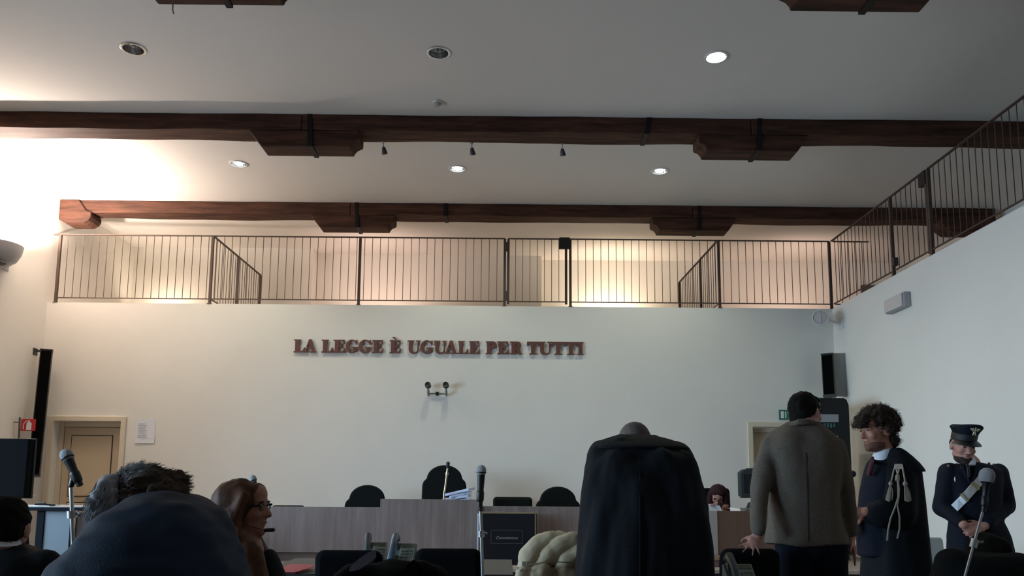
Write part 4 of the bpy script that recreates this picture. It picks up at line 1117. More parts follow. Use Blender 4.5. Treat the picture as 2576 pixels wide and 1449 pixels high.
def hand_prims(mb, w, d, n, s=1.0, curl=.35, spread=.12, thumb=1):
    d = V(d).normalized(); n = V(n); n = (n - d * n.dot(d)).normalized(); x = n.cross(d)
    mb.cone(w, w + d * .07 * s, .030 * s, .038 * s, x, .48)
    mb.cone(w + (d * .06 - x * .022) * s, w + (d * .075 + x * .022) * s, .020 * s, .020 * s, n, 1)
    for i, (off, L) in enumerate(zip((-.030, -.010, .011, .031), (.058, .075, .080, .070)) if thumb > 0 else zip((-.031, -.011, .010, .030), (.070, .080, .075, .058))):
        p = w + (d * .085 + x * off) * s
        dd = (d + x * (off / .03) * spread).normalized(); a = curl * (1 + .12 * i)
        rr = .0092 * s
        for seg, fr in enumerate((.45, .30, .25)):
            ang = a * (.5 if seg == 0 else 1.0)
            dd = (dd * math.cos(ang) - n * math.sin(ang)).normalized()
            q = p + dd * L * fr * s
            mb.cone(p, q, rr, rr * .9, n=10, nc=3); p = q; rr *= .9
    p = w + (d * .028 + x * thumb * .030) * s
    q = p + (d * .6 + x * thumb * .75 - n * .25).normalized() * .042 * s
    mb.cone(p, q, .0125 * s, .0105 * s, n=10, nc=3)
    mb.cone(q, q + (d * .85 + x * thumb * .4 - n * .3).normalized() * .034 * s, .0105 * s, .009 * s, n=10, nc=3)
def legs(mb, hips, feet, r=(.085, .055, .042)):
    for h, ft in zip(hips, feet):
        h, ft = V(h), V(ft); k = h * .5 + ft * .5 + V((0, .02, .02))
        mb.cone(h, k, r[0], r[1]).cone(k, V((ft.x, ft.y, .09)), r[1], r[2])
        mb.cone((ft.x, ft.y, .05), (ft.x, ft.y + .15, .04), .04, .035)
def pants(hips, feet, parent, m_=TROUS, top=None):
    mb = MB()
    for h, ft in zip(hips, feet):
        h, ft = V(h), V(ft); k = h * .5 + ft * .5 + V((0, .02, .02))
        mb.cone(h, k, .105, .080).cone(k, V((ft.x, ft.y, .13)), .080, .070)
    c = (V(hips[0]) + V(hips[1])) / 2
    mb.ell(c + V((0, 0, .02)), (.175, .115, .14))
    blob('trousers', mb, m_, parent, .014, 4, folds(.008, 9, 3, 2))
    for ft in feet:
        ft = V(ft)
        ob('shoe', MB().cone((ft.x, ft.y - .05, .045), (ft.x, ft.y + .17, .035), .044, .035), BLACKL, parent)
def ringspec(rows, Y, dep, pw=2.3):
    """rows: (py, pxl, pxr, dY, depth factor)"""
    out = []
    for r in rows:
        py, xl, xr = r[:3]; dY = r[3] if len(r) > 3 else 0; df = r[4] if len(r) > 4 else 1
        a, b = at(xl, py, Y + dY), at(xr, py, Y + dY)
        out.append(((a + b) / 2, (b.x - a.x) / 2, dep * df, pw))
    return out
def strands(name, parent, material, roots, n, ln, rad, seed, curl=0.0, grav=.3, flow=None, nseg=5):
    """hair tufts: thin tubes leaving points of a surface"""
    r = random.Random(seed); mb = MB()
    for _ in range(n):
        p, nn = roots[r.randrange(len(roots))]
        p = V(p); d = (V(nn) + V((r.uniform(-.6, .6), r.uniform(-.6, .6), r.uniform(-.6, .6))))
        if flow: d = d * .25 + V(flow(p))
        d.normalize(); L = ln * r.uniform(.6, 1.3); pts = [p - V(nn) * .006]
        ph = r.uniform(0, 6.28); a = d.orthogonal().normalized(); b = d.cross(a)
        for k in range(1, nseg + 1):
            t = k / nseg
            q = p + d * (L * t) - V((0, 0, grav * L * t * t)) + (a * math.cos(ph + t * 7) + b * math.sin(ph + t * 7)) * curl * t
            pts.append(q)
        mb.tube(pts, [rad * (1 - .75 * k / nseg) for k in range(nseg + 1)], 4, False)
    return ob(name, mb, material, parent)
def surf_roots(o, k=7, cond=None):
    og = ORG[o.name]
    return [(v.co + og, v.normal.copy()) for i, v in enumerate(o.data.vertices) if i % k == 0 and (cond is None or cond(v.co + og))]

# ---------------------------------------------------------------- robed man seen from behind, bent forward
def robed_back():
    Y = 3.35
    base = at(1620, 1300, Y); base.z = 0
    o = thing('person', 'person in a long black robe standing bent forward, seen from behind', 'person', base)
    hc = at(1597, 1128, Y + .36)
    mb = MB(); f, u = (0.0, .80, -.60), (0, .6, .8)
    head_prims(mb, hc, f, u, 1.0)
    ch = at(1605, 1200, Y + .12); hip = V((base.x, Y - .05, .95))
    mb.cone(hc - V((0, .06, .03)), ch + V((0, .05, .1)), .055, .07).cone(ch, hip, .15, .14, (1, 0, 0), .7)
    sl, sr = at(1520, 1170, Y + .12), at(1705, 1180, Y + .12)
    el, er = sl + V((-.0, .10, -.28)), sr + V((.04, .12, -.28))
    wl_, wr_ = el + V((.07, .30, -.02)), er + V((-.08, .30, -.04))
    for s_, e_, w_ in ((sl, el, wl_), (sr, er, wr_)):
        mb.cone(s_, e_, .036, .036).cone(e_, w_, .036, .030)
        hand_prims(mb, w_, (0, 1, -.4), (0, .4, 1), 1.0, .3, .15, 1 if s_ is sl else -1)
    legs(mb, (hip + V((-.09, 0, 0)), hip + V((.09, 0, 0))), (V((base.x - .10, Y - .05, 0)), V((base.x + .10, Y - .05, 0))))
    blob('body', mb, SKIN, o, .008, 3)
    hm = MB(); F_, U_, R_ = basis(f, u)
    hm.ell(hc + (-F_ * .016 + U_ * .030), (.079, .098, .090), rotm(F_, U_, R_))
    blob('hair', hm, mat('cropped_grey_brown_hair', (.115, .088, .075), .75, noise=(120, .3)), o, .009, 2)
    rows = [(1099, 1552, 1642, .26, .35), (1104, 1530, 1668, .24, .55), (1112, 1508, 1698, .21, .75), (1124, 1488, 1724, .18, .9), (1145, 1474, 1742, .14, 1), (1180, 1468, 1757, .10, 1.08), (1230, 1465, 1771, .06, 1.1),
            (1300, 1462, 1784, .02, 1.12), (1370, 1455, 1789, 0, 1.14), (1449, 1444, 1789, -.02, 1.16), (1560, 1436, 1792, -.03, 1.18), (1720, 1430, 1798, -.03, 1.2)]
    mb = MB().loft(ringspec(rows, Y, .165), 56)
    for s_, e_, w_ in ((sl + V((.03, 0, -.02)), el, wl_), (sr + V((-.03, 0, -.02)), er, wr_)):
        mb.cone(s_, e_ + V((0, .02, -.02)), .075, .085).cone(e_, w_ + V((0, -.05, -.03)), .085, .095)
    rb = blob('robe', mb, ROBE, o, .012, 5, folds(.024, 11, .8, 3))
    # shoulder yoke with a raised edge and the thin collar band
    rows = [(1094, 1556, 1640, .27, .33), (1098, 1540, 1656, .255, .48), (1106, 1516, 1686, .23, .74), (1116, 1494, 1712, .20, .92), (1124, 1486, 1727, .18, 1.0), (1133, 1484, 1731, .165, 1.04)]
    blob('yoke', MB().loft(ringspec(rows, Y, .168), 56), ROBE, o, .009, 2)
    ob('pleat_seam', MB().tube([on(bvh(rb), 1610, y_, .002, Y) for y_ in (1150, 1200, 1260, 1320, 1400, 1449)], .004, 6), ROBE, o)
    pants((hip + V((-.09, 0, 0)), hip + V((.09, 0, 0))), (V((base.x - .10, Y - .05, 0)), V((base.x + .10, Y - .05, 0))), o)
robed_back()

# ---------------------------------------------------------------- man in the grey-brown jacket
def suit_man():
    Y = 4.42
    base = at(2030, 1350, Y); base.z = 0
    o = thing('person', 'person in a grey-brown jacket seen from behind, leaning on a black chair', 'person', base)
    hc = at(2027, 1041, Y + .16); f, u = (.80, .58, -.12), (0, .1, 1)
    mb = MB(); head_prims(mb, hc, f, u, .97)
    ch = at(2025, 1180, Y + .02); hip = V((base.x + .02, Y - .02, .93))
    mb.cone(hc + V((0, -.03, -.05)), at(2022, 1095, Y + .05), .056, .065).cone(ch, hip, .12, .08, (1, 0, 0), .7)
    sl, sr = at(1938, 1126, Y + .02), at(2101, 1130, Y + .02)
    el, er = at(1911, 1235, Y - .06), at(2126, 1235, Y + .02)
    wl_, wr_ = at(1906, 1346, Y - .15), at(2140, 1352, Y + .02)
    for s_, e_, w_ in ((sl, el, wl_), (sr, er, wr_)): mb.cone(s_, e_, .036, .036).cone(e_, w_, .036, .028)
    # left hand spread on the chair back
    tip = at(1884, 1388, Y - .10)
    d = (at(1884, 1388, Y - .20) - wl_)
    hand_prims(mb, wl_, d, (-.30, -.9, .30), .80, .05, .80, -1)
    hand_prims(mb, wr_, at(2149, 1392, Y) - wr_, (.9, -.3, .2), .95, .12, .1, -1)
    hp = (hip + V((-.095, 0, 0)), hip + V((.095, 0, 0))); ft = (V((base.x - .10, Y, 0)), V((base.x + .13, Y + .05, 0)))
    legs(mb, hp, ft)
    blob('body', mb, SKIN, o, .0075, 3)
    eyes(o, hc, f, u, .97)
    F_, U_, R_ = basis(f, u)
    hm = MB()
    hm.ell(hc + (-F_ * .020 + U_ * .036) * .97, (.085, .100, .093), rotm(F_, U_, R_)).ell(hc + (-F_ * .054 - U_ * .014), (.070, .056, .080), rotm(F_, U_, R_))
    hm.ell(hc + (F_ * .040 + U_ * .082), (.062, .060, .034), rotm(F_, U_, R_))
    h = blob('hair', hm, HDARK, o, .007, 3, fn(.006, 30, 4))
    rows = [(1062, 1990, 2060, .09, .42), (1068, 1978, 2070, .075, .52), (1078, 1957, 2083, .055, .66), (1092, 1936, 2100, .04, .83), (1110, 1921, 2114, .03, .94), (1132, 1916, 2120, .02, 1.0), (1185, 1928, 2114, .01, 1.02), (1240, 1936, 2108, 0, .98), (1290, 1936, 2113, 0, 1.02), (1335, 1930, 2124, 0, 1.08), (1366, 1924, 2136, 0, 1.12), (1370, 1926, 2134, 0, 1.05)]
    mb = MB().loft(ringspec(rows, Y, .135), 48)
    mb.cone(sl + V((.0, 0, .0)), el, .066, .056).cone(el, wl_ + V((.004, 0, .03)), .056, .042)
    mb.cone(sr, er, .066, .056).cone(er, wr_ + V((0, 0, .04)), .056, .045)
    jk = blob('jacket', mb, TWEED, o, .0105, 4, folds(.012, 8, 4, 9))
    t = bvh(jk)
    ob('back_seam', MB().tube([on(t, x, y_, .0008, Y) for x, y_ in ((2026, 1082), (2028, 1140), (2030, 1200), (2032, 1260), (2033, 1310), (2034, 1362))], .0022, 6), mat('tweed_seam', (.022, .019, .017), .95), o)
    cpts = [at(x, y_, Y + dy) for x, y_, dy in ((1984, 1078, .06), (1992, 1068, .02), (2010, 1062, -.02), (2030, 1061, -.025), (2048, 1065, .0), (2060, 1074, .05))]
    ob('collar', MB().tube(cpts, [.012, .016, .018, .018, .016, .012], 10), TWEED, o)
    pants(hp, ft, o)
suit_man()

# ---------------------------------------------------------------- curly haired lawyer in a robe
def lawyer():
    Y = 5.0
    base = at(2235, 1400, Y); base.z = 0
    o = thing('person', 'person with curly brown hair in a black robe with corded tassels, facing left', 'person', base)
    hc = at(2206, 1087, Y); f, u = (-.96, -.26, -.05), (-.08, 0, 1)
    mb = MB(); head_prims(mb, hc, f, u, 1.02)
    ch = at(2240, 1230, Y + .02); hip = V((base.x, Y + .02, .92))
    mb.cone(hc + V((.025, .01, -.05)), at(2228, 1150, Y + .02), .056, .066).cone(ch, hip, .12, .09)
    ns, fs = at(2275, 1195, Y - .14), at(2205, 1180, Y + .16)
    ne, fe = at(2262, 1290, Y - .18), at(2185, 1285, Y + .16)
    nw, fw_ = at(2178, 1288, Y - .16), at(2160, 1296, Y + .02)
    for s_, e_, w_ in ((ns, ne, nw), (fs, fe, fw_)): mb.cone(s_, e_, .052, .044).cone(e_, w_, .044, .03)
    hand_prims(mb, nw, (-1, .15, -.12), (-.1, -.95, .3), 1.0, .55, .05, 1)
    hand_prims(mb, fw_, (-.6, -.4, -.5), (-.5, -.3, .8), 1.0, .6, .05, -1)
    hp = (hip + V((0, -.09, 0)), hip + V((0, .09, 0))); ft = (V((base.x - .03, Y - .10, 0)), V((base.x - .03, Y + .12, 0)))
    legs(mb, hp, ft)
    blob('body', mb, SKIN2, o, .0075, 2)
    eyes(o, hc, f, u, 1.02, HBROWN)
    F_, U_, R_ = basis(f, u); RM = rotm(F_, U_, R_)
    # curly hair: many lumps over the crown, forehead and nape
    hm = MB(); r = random.Random(12)
    hm.ell(hc + (-F_ * .03 + U_ * .05), (.095, .108, .094), RM)
    for _ in range(260):
        th, ph = r.uniform(0, 6.283), r.uniform(-.35, 1.45)
        d = V((math.cos(th) * math.cos(ph), math.sin(th) * math.cos(ph), math.sin(ph)))
        if d.y > .45 and d.z < .50: continue
        if d.y > .05 and d.z < .10: continue
        p = hc + RM @ V((d.x * .094, d.y * .115 - .02, d.z * .10 + .048))
        q = r.uniform(.016, .030); hm.ell(p, (q, q, q), None, 8, 6)
    for dx, dz in ((.10, .075), (.122, .062), (.135, .045), (.11, .095)):       # forelock over the brow
        for s_ in (-1, 0, 1): hm.ell(hc + F_ * dx + U_ * dz + R_ * (.030 * s_), (.02, .02, .018), None, 8, 6)
    hm.ell(hc - F_ * .085 - U_ * .055, (.07, .045, .06), RM)
    h = blob('hair', hm, HBROWN, o, .007, 1, fn(.012, 45, 2))
    strands('hair_curls', o, HBROWN, surf_roots(h, 4), 1500, .019, .0013, 9, .009, .1)
    bd = MB()
    bd.ell(hc + F_ * .082 - U_ * .044, (.030, .014, .007), RM); bd.ell(hc + F_ * .024 - U_ * .078, (.059, .069, .047), RM).ell(hc + F_ * .070 - U_ * .102, (.028, .025, .020), RM)
    blob('beard', bd, mat('short_brown_beard', (.17, .068, .046), .8, noise=(150, .35)), o, .006, 1)
    # suit jacket, shirt and tie under the open robe
    rows = [(1150, 2196, 2262, .02, .55), (1170, 2185, 2275, .02, .8), (1205, 2176, 2288, .02, .95), (1250, 2166, 2296, .02, 1), (1300, 2162, 2300, .02, 1), (1360, 2160, 2304, .02, 1), (1400, 2162, 2304, .02, 1)]
    mb = MB().loft(ringspec(rows, Y, .15), 44); mb.cone(fs, fe, .07, .06).cone(fe, fw_ + V((.03, 0, 0)), .06, .048)
    jk = blob('suit_jacket', mb, NAVYD, o, .011, 4, folds(.008, 9, 5, 1))
    sh = MB().loft(ringspec([(1126, 2208, 2244, .01, .55), (1136, 2203, 2244, .01, .62), (1148, 2197, 2242, .01, .70), (1160, 2195, 2236, .01, .74)], Y, .095), 32)
    sc_ = blob('shirt_collar', sh, SHIRT, o, .007, 2)
    tj = bvh(sc_)
    tp = [on(tj, x, y_, .008, Y - .09) for x, y_ in ((2197, 1150), (2195, 1158), (2193, 1166))] + [at(2189, 1182, Y - .08), at(2186, 1195, Y - .06)]
    ob('tie', MB().tube(tp, [.012, .010, .013, .015, .015], 8), TIE, o)
    # robe
    rows = [(1130, 2226, 2256, .02, .50), (1138, 2220, 2268, .02, .62), (1150, 2214, 2280, .02, .78), (1165, 2208, 2292, .02, .92), (1180, 2203, 2300, .02, 1.0), (1200, 2198, 2302, .02, 1.04), (1240, 2192, 2308, .02, 1.06), (1290, 2186, 2316, .02, 1.08), (1350, 2182, 2324, .02, 1.1), (1449, 2176, 2333, .02, 1.14), (1560, 2168, 2342, .02, 1.18), (1680, 2164, 2348, .02, 1.2)]
    mb = MB().loft(ringspec(rows, Y, .20), 52)
    mb.cone(ns + V((0, .02, 0)), ne, .085, .10).cone(ne, nw + V((.07, 0, -.01)), .095, .085)
    rb = blob('robe', mb, ROBE, o, .011, 5, folds(.012, 10, 1.4, 6))
    rows = [(1128, 2228, 2254, .02, .52), (1136, 2222, 2266, .02, .66), (1150, 2215, 2281, .02, .82), (1166, 2209, 2296, .02, .97), (1182, 2204, 2308, .02, 1.06), (1187, 2203, 2309, .02, 1.07)]
    yk = blob('yoke', MB().loft(ringspec(rows, Y, .205), 52), ROBE, o, .009, 1)
    # the pale cord set on the near shoulder
    t = bvh(rb); CORD = mat('silver_cord', (.50, .45, .37), .6, bump=(300, .5))
    tb = [on(t, x, y_, .006, Y - .2) for x, y_ in ((2250, 1167), (2269, 1167), (2272, 1180), (2248, 1180))]
    nrm = V((0, -.008, 0))
    ob('shoulder_tab', MB().add(tb + [p + nrm for p in tb], [(0, 1, 2, 3), (7, 6, 5, 4), (0, 4, 5, 1), (1, 5, 6, 2), (2, 6, 7, 3), (3, 7, 4, 0)]), CORD, o, .001, False)
    def cd(nm, pts, rr):
        ps = [on(t, x, y_, .010, Y - .2) for x, y_ in pts]; ym = ps[0].y; out = []
        for (x, y_), p in zip(pts, ps):
            ym = min(ym, p.y); out.append(at(x, y_, ym))
        ob(nm, MB().tube(out, rr, 8), CORD, o)
    cd('cord', [(2249, 1180), (2246, 1195), (2243, 1208), (2241, 1214)], .005)
    cd('cord', [(2271, 1180), (2274, 1195), (2276, 1206), (2277, 1214)], .005)
    cd('cord', [(2255, 1180), (2258, 1192), (2258, 1205), (2260, 1230), (2260, 1250), (2252, 1275), (2240, 1305), (2234, 1335), (2232, 1360)], .0052)
    cd('cord', [(2262, 1180), (2259, 1192), (2259, 1205), (2262, 1230), (2261, 1250), (2257, 1270), (2263, 1300), (2263, 1330), (2257, 1355)], .0052)
    cd('cord_knot', [(2258, 1196), (2258, 1209)], [.012, .014])
    for (x, y0_), (x2_, y2_) in (((2241, 1214), (2236, 1262)), ((2277, 1214), (2284, 1263))):
        ob('tassel_knot', MB().ell(on(t, x, y0_ + 3, .014, Y - .2), (.014, .012, .015), None, 10, 8), CORD, o)
        mbt = MB(); rr = random.Random(int(x))
        for k in range(22):
            q0 = on(t, x + (x2_ - x) * .18, y0_ + 9, .014, Y - .2); v = rr.uniform(-1, 1)
            q1 = on(t, x2_ + v * 8 , y2_ - abs(v) * 4, .012 + .006 * rr.random(), Y - .2)
            mbt.tube([q0 + V((v * .006, 0, 0)), (q0 + q1) / 2 + V((v * .007, -.006, 0)), q1], .0034, 5)
        ob('tassel', mbt, CORD, o)
    pants(hp, ft, o)
lawyer()

# ---------------------------------------------------------------- uniformed officer
def officer():
    Y = 6.0
    base = at(2462, 1400, Y); base.z = 0
    o = thing('person', 'uniformed officer with peaked cap and white sash, hands folded, by the right wall', 'person', base)
    hc = at(2422, 1124, Y - .05); f, u = (-.08, -.96, -.22), (.07, -.15, 1)
    mb = MB(); head_prims(mb, hc, f, u, 1.02, jaw=1.08)
    ch = at(2447, 1230, Y); hip = V((base.x, Y, .93))
    mb.cone(hc + V((0, .03, -.05)), at(2442, 1168, Y), .06, .07).cone(ch, hip, .12, .09, (1, 0, 0), .7)
    sl, sr = at(2382, 1186, Y), at(2515, 1188, Y)
    el, er = at(2371, 1275, Y + .02), at(2530, 1272, Y + .02)
    wl_, wr_ = at(2424, 1320, Y - .17), at(2478, 1322, Y - .17)
    for s_, e_, w_ in ((sl, el, wl_), (sr, er, wr_)): mb.cone(s_, e_, .055, .045).cone(e_, w_, .045, .032)
    hand_prims(mb, wl_, (.75, -.10, -.65), (-.25, -.95, .1), 1.02, .25, .12, 1)
    hand_prims(mb, wr_, (-.85, -.05, -.35), (.2, -.9, .35), 1.02, .45, .06, -1)
    hp = (hip + V((-.095, 0, 0)), hip + V((.095, 0, 0))); ft = (V((base.x - .12, Y - .02, 0)), V((base.x + .12, Y - .02, 0)))
    legs(mb, hp, ft)
    blob('body', mb, SKIN, o, .0075, 2)
    eyes(o, hc, f, u, 1.02)
    F_, U_, R_ = basis(f, u); RM = rotm(F_, U_, R_)
    bd = MB(); bd.ell(hc + F_ * .023 - U_ * .080, (.063, .070, .047), RM).ell(hc + F_ * .070 - U_ * .103, (.032, .027, .022), RM).ell(hc + F_ * .092 - U_ * .043, (.026, .010, .006), RM)
    blob('beard', bd, mat('black_beard', (.035, .018, .014), .85, noise=(150, .4)), o, .006, 1)
    hm = MB().ell(hc - F_ * .03 + U_ * .02, (.080, .088, .07), RM); blob('hair', hm, HDARK, o, .009, 2)
    # peaked cap
    cu_ = (U_ + R_ * .10 * -1).normalized(); cc = hc + U_ * .060
    ov = lambda r, h, n=28: [cc + cu_ * h + (R_ * math.cos(2 * math.pi * k / n) * r * .92 + F_ * (math.sin(2 * math.pi * k / n) * r * 1.17 - .002)) for k in range(n)]
    ob('cap_band', MB().rings([ov(.086, -.012), ov(.091, 0), ov(.092, .04), ov(.088, .048)]), mat('cap_band_black', (.010, .010, .014), .6), o)
    def crown(r, h, rise):
        return [p + cu_ * (rise * max(0, (p - cc).dot(F_)) / .1) for p in ov(r, h)]
    ob('cap_crown', MB().rings([crown(.088, .040, 0), crown(.098, .058, .012), crown(.112, .075, .022), crown(.114, .083, .026), crown(.102, .094, .030), crown(.06, .100, .020), crown(.004, .100, .0)]), NAVYD, o)
    vis = []
    for rr_, dz in ((.090, -.004), (.118, -.018), (.136, -.034)):
        vis.append([cc + cu_ * (dz - .0) + R_ * (math.cos(t_) * rr_ * .86) + F_ * (math.sin(t_) * rr_ * 1.13) for t_ in [math.pi * (.12 + .76 * k / 16) for k in range(17)]])
    mv = MB(); n_ = 17; vv = [p for r_ in vis for p in r_]; vv2 = [p + cu_ * .004 for p in vv]; N = len(vv); fs_ = []
    for i in range(2):
        for k in range(n_ - 1):
            a = i * n_ + k; fs_ += [(a, a + 1, a + 1 + n_, a + n_), (N + a, N + a + n_, N + a + 1 + n_, N + a + 1)]
    for k in range(n_ - 1): fs_ += [(k, N + k, N + k + 1, k + 1), (2 * n_ + k, 2 * n_ + k + 1, N + 2 * n_ + k + 1, N + 2 * n_ + k)]
    ob('cap_visor', mv.add(vv + vv2, fs_), mat('visor_gloss', (.006, .006, .007), .45), o)
    EMB = mat('silver_emblem', (.62, .56, .42), .4, .6)
    ec = cc + F_ * .130 + cu_ * .078
    em = MB()
    for dx, dz, sx, sz in ((0, -.012, .012, .012), (0, .006, .008, .016), (-.016, .012, .008, .014), (.016, .012, .008, .014), (-.028, .016, .006, .008), (.028, .016, .006, .008), (0, .02, .006, .012), (-.008, -.024, .006, .006), (.008, -.024, .006, .006)):
        em.ell(ec + R_ * dx + cu_ * dz, (sx, .007, sz), RM, 8, 6)
    ob('cap_emblem', em, EMB, o)
    # tunic
    rows = [(1163, 2424, 2462, .0, .5), (1167, 2410, 2476, .0, .6), (1174, 2388, 2504, .0, .72), (1184, 2374, 2522, .0, .85), (1205, 2378, 2518, .0, 1), (1240, 2384, 2514, 0, 1.04), (1280, 2390, 2512, 0, 1.0), (1315, 2390, 2518, 0, 1.0), (1350, 2387, 2538, 0, 1.06), (1385, 2388, 2546, 0, 1.1), (1398, 2390, 2546, 0, 1.08)]
    mb = MB().loft(ringspec(rows, Y, .14), 48)
    for s_, e_, w_ in ((sl + V((.01, 0, -.01)), el, wl_), (sr + V((-.01, 0, -.01)), er, wr_)): mb.cone(s_, e_, .076, .070).cone(e_, w_ + (e_ - w_).normalized() * .035, .068, .048)
    tu = blob('tunic', mb, NAVYD, o, .011, 4, folds(.010, 9, 5, 4)); t = bvh(tu)
    sh = MB().loft(ringspec([(1150, 2412, 2446, -.03, .55), (1160, 2410, 2450, -.035, .66), (1172, 2418, 2448, -.05, .70)], Y, .115), 28)
    sc_ = blob('shirt_collar', sh, SHIRT, o, .008, 2)
    ob('tie', MB().tube([at(2434, 1168, Y - .125), at(2435, 1176, Y - .135), at(2437, 1188, Y - .14), at(2438, 1200, Y - .135)], [.009, .012, .012, .011], 8), mat('tie_black', (.006, .006, .008), .6), o)
    lp = MB()
    for s_, xs in ((-1, (2420, 2424, 2440)), (1, (2462, 2458, 2446))):
        lp.tube([on(t, xs[0], 1166, .008, Y - .1), on(t, xs[1], 1180, .012, Y - .12), on(t, xs[2], 1215, .010, Y - .13)], [.014, .024, .008], 8)
    ob('lapels', lp, NAVYD, o)
    # white sash with brass box
    SASH = mat('sash_white', (.80, .84, .90), .5)
    def band(nm, pts, w, m_, off):
        L_ = []; 
        for k, (x, y_) in enumerate(pts):
            x2_, y2_ = pts[min(k + 1, len(pts) - 1)]; x1_, y1_ = pts[max(k - 1, 0)]
            dx, dy = x2_ - x1_, y2_ - y1_; l_ = math.hypot(dx, dy); nx, ny = -dy / l_, dx / l_
            p = on(t, x + nx * w, y_ + ny * w, off, Y - .14); q = on(t, x - nx * w, y_ - ny * w, off, Y - .14)
            L_.append([p, q, q + V((0, .012, 0)), p + V((0, .012, 0))])
        ob(nm, MB().rings(L_), m_, o, 0, False)
    band('sash', [(2402, 1278), (2418, 1262), (2430, 1250)], 10.5, SASH, .012)
    band('sash_pouch', [(2428, 1252), (2445, 1233), (2462, 1214), (2476, 1196)], 10.5, mat('pouch_cream', (.50, .46, .42), .5), .022)
    for a, b in (((2425, 1254), (2429, 1250)), ((2452, 1226), (2457, 1220))): band('brass_fitting', [a, b], 12.5, mat('fitting_brass', (.40, .33, .18), .4, .6), .028)
    for x, y_ in ((2403, 1206),): ob('breast_badge', MB().ell(on(t, x, y_, .006, Y - .14), (.008, .005, .022), None, 10, 8), EMB, o)
    for x, y_ in ((2386, 1166), (2488, 1160), (2500, 1163)):
        p = on(t, x, y_ + 6, .006, Y - .05); ob('shoulder_star', MB().ell(p, (.011, .006, .010), None, 8, 6), mat('star_pale', (.30, .25, .25), .5), o)
    ob('ring', MB().ell(wl_ + V((.085, -.045, -.07)), (.009, .009, .007), None, 8, 6), CHROME, o)
    pants(hp, ft, o, NAVYD)
officer()
# ---------------------------------------------------------------- seated figures
def seat_legs(mb, hip, fwd, foot_z=0.0, r=1.0, side=.1):
    fwd = V(fwd).normalized(); s = fwd.cross(V((0, 0, 1)))
    for a in (-1, 1):
        h = hip + s * (a * side); k = h + fwd * .42 + V((0, 0, .02)); ft = V((k.x, k.y, foot_z + .07))
        mb.cone(h, k, .085 * r, .062 * r).cone(k, ft, .06 * r, .045 * r).cone(ft - V((0, 0, .03)), ft + fwd * .14 - V((0, 0, .035)), .038, .032)
def simple_chair(hip, fwd, label, z0=0.0, group=None, back=True):
    """plain black chair carrying a seated person"""
    fwd = V(fwd).normalized(); rz = math.atan2(fwd.y, fwd.x) + math.pi / 2
    return chair('visitor_chair', label, outline_round(.40, .30, .05), (hip.x, hip.y, z0), rz, hip.z - z0 - .09, hip.z - z0 + .06, material=BLACKF, depth=.05, star=False, arms=False)

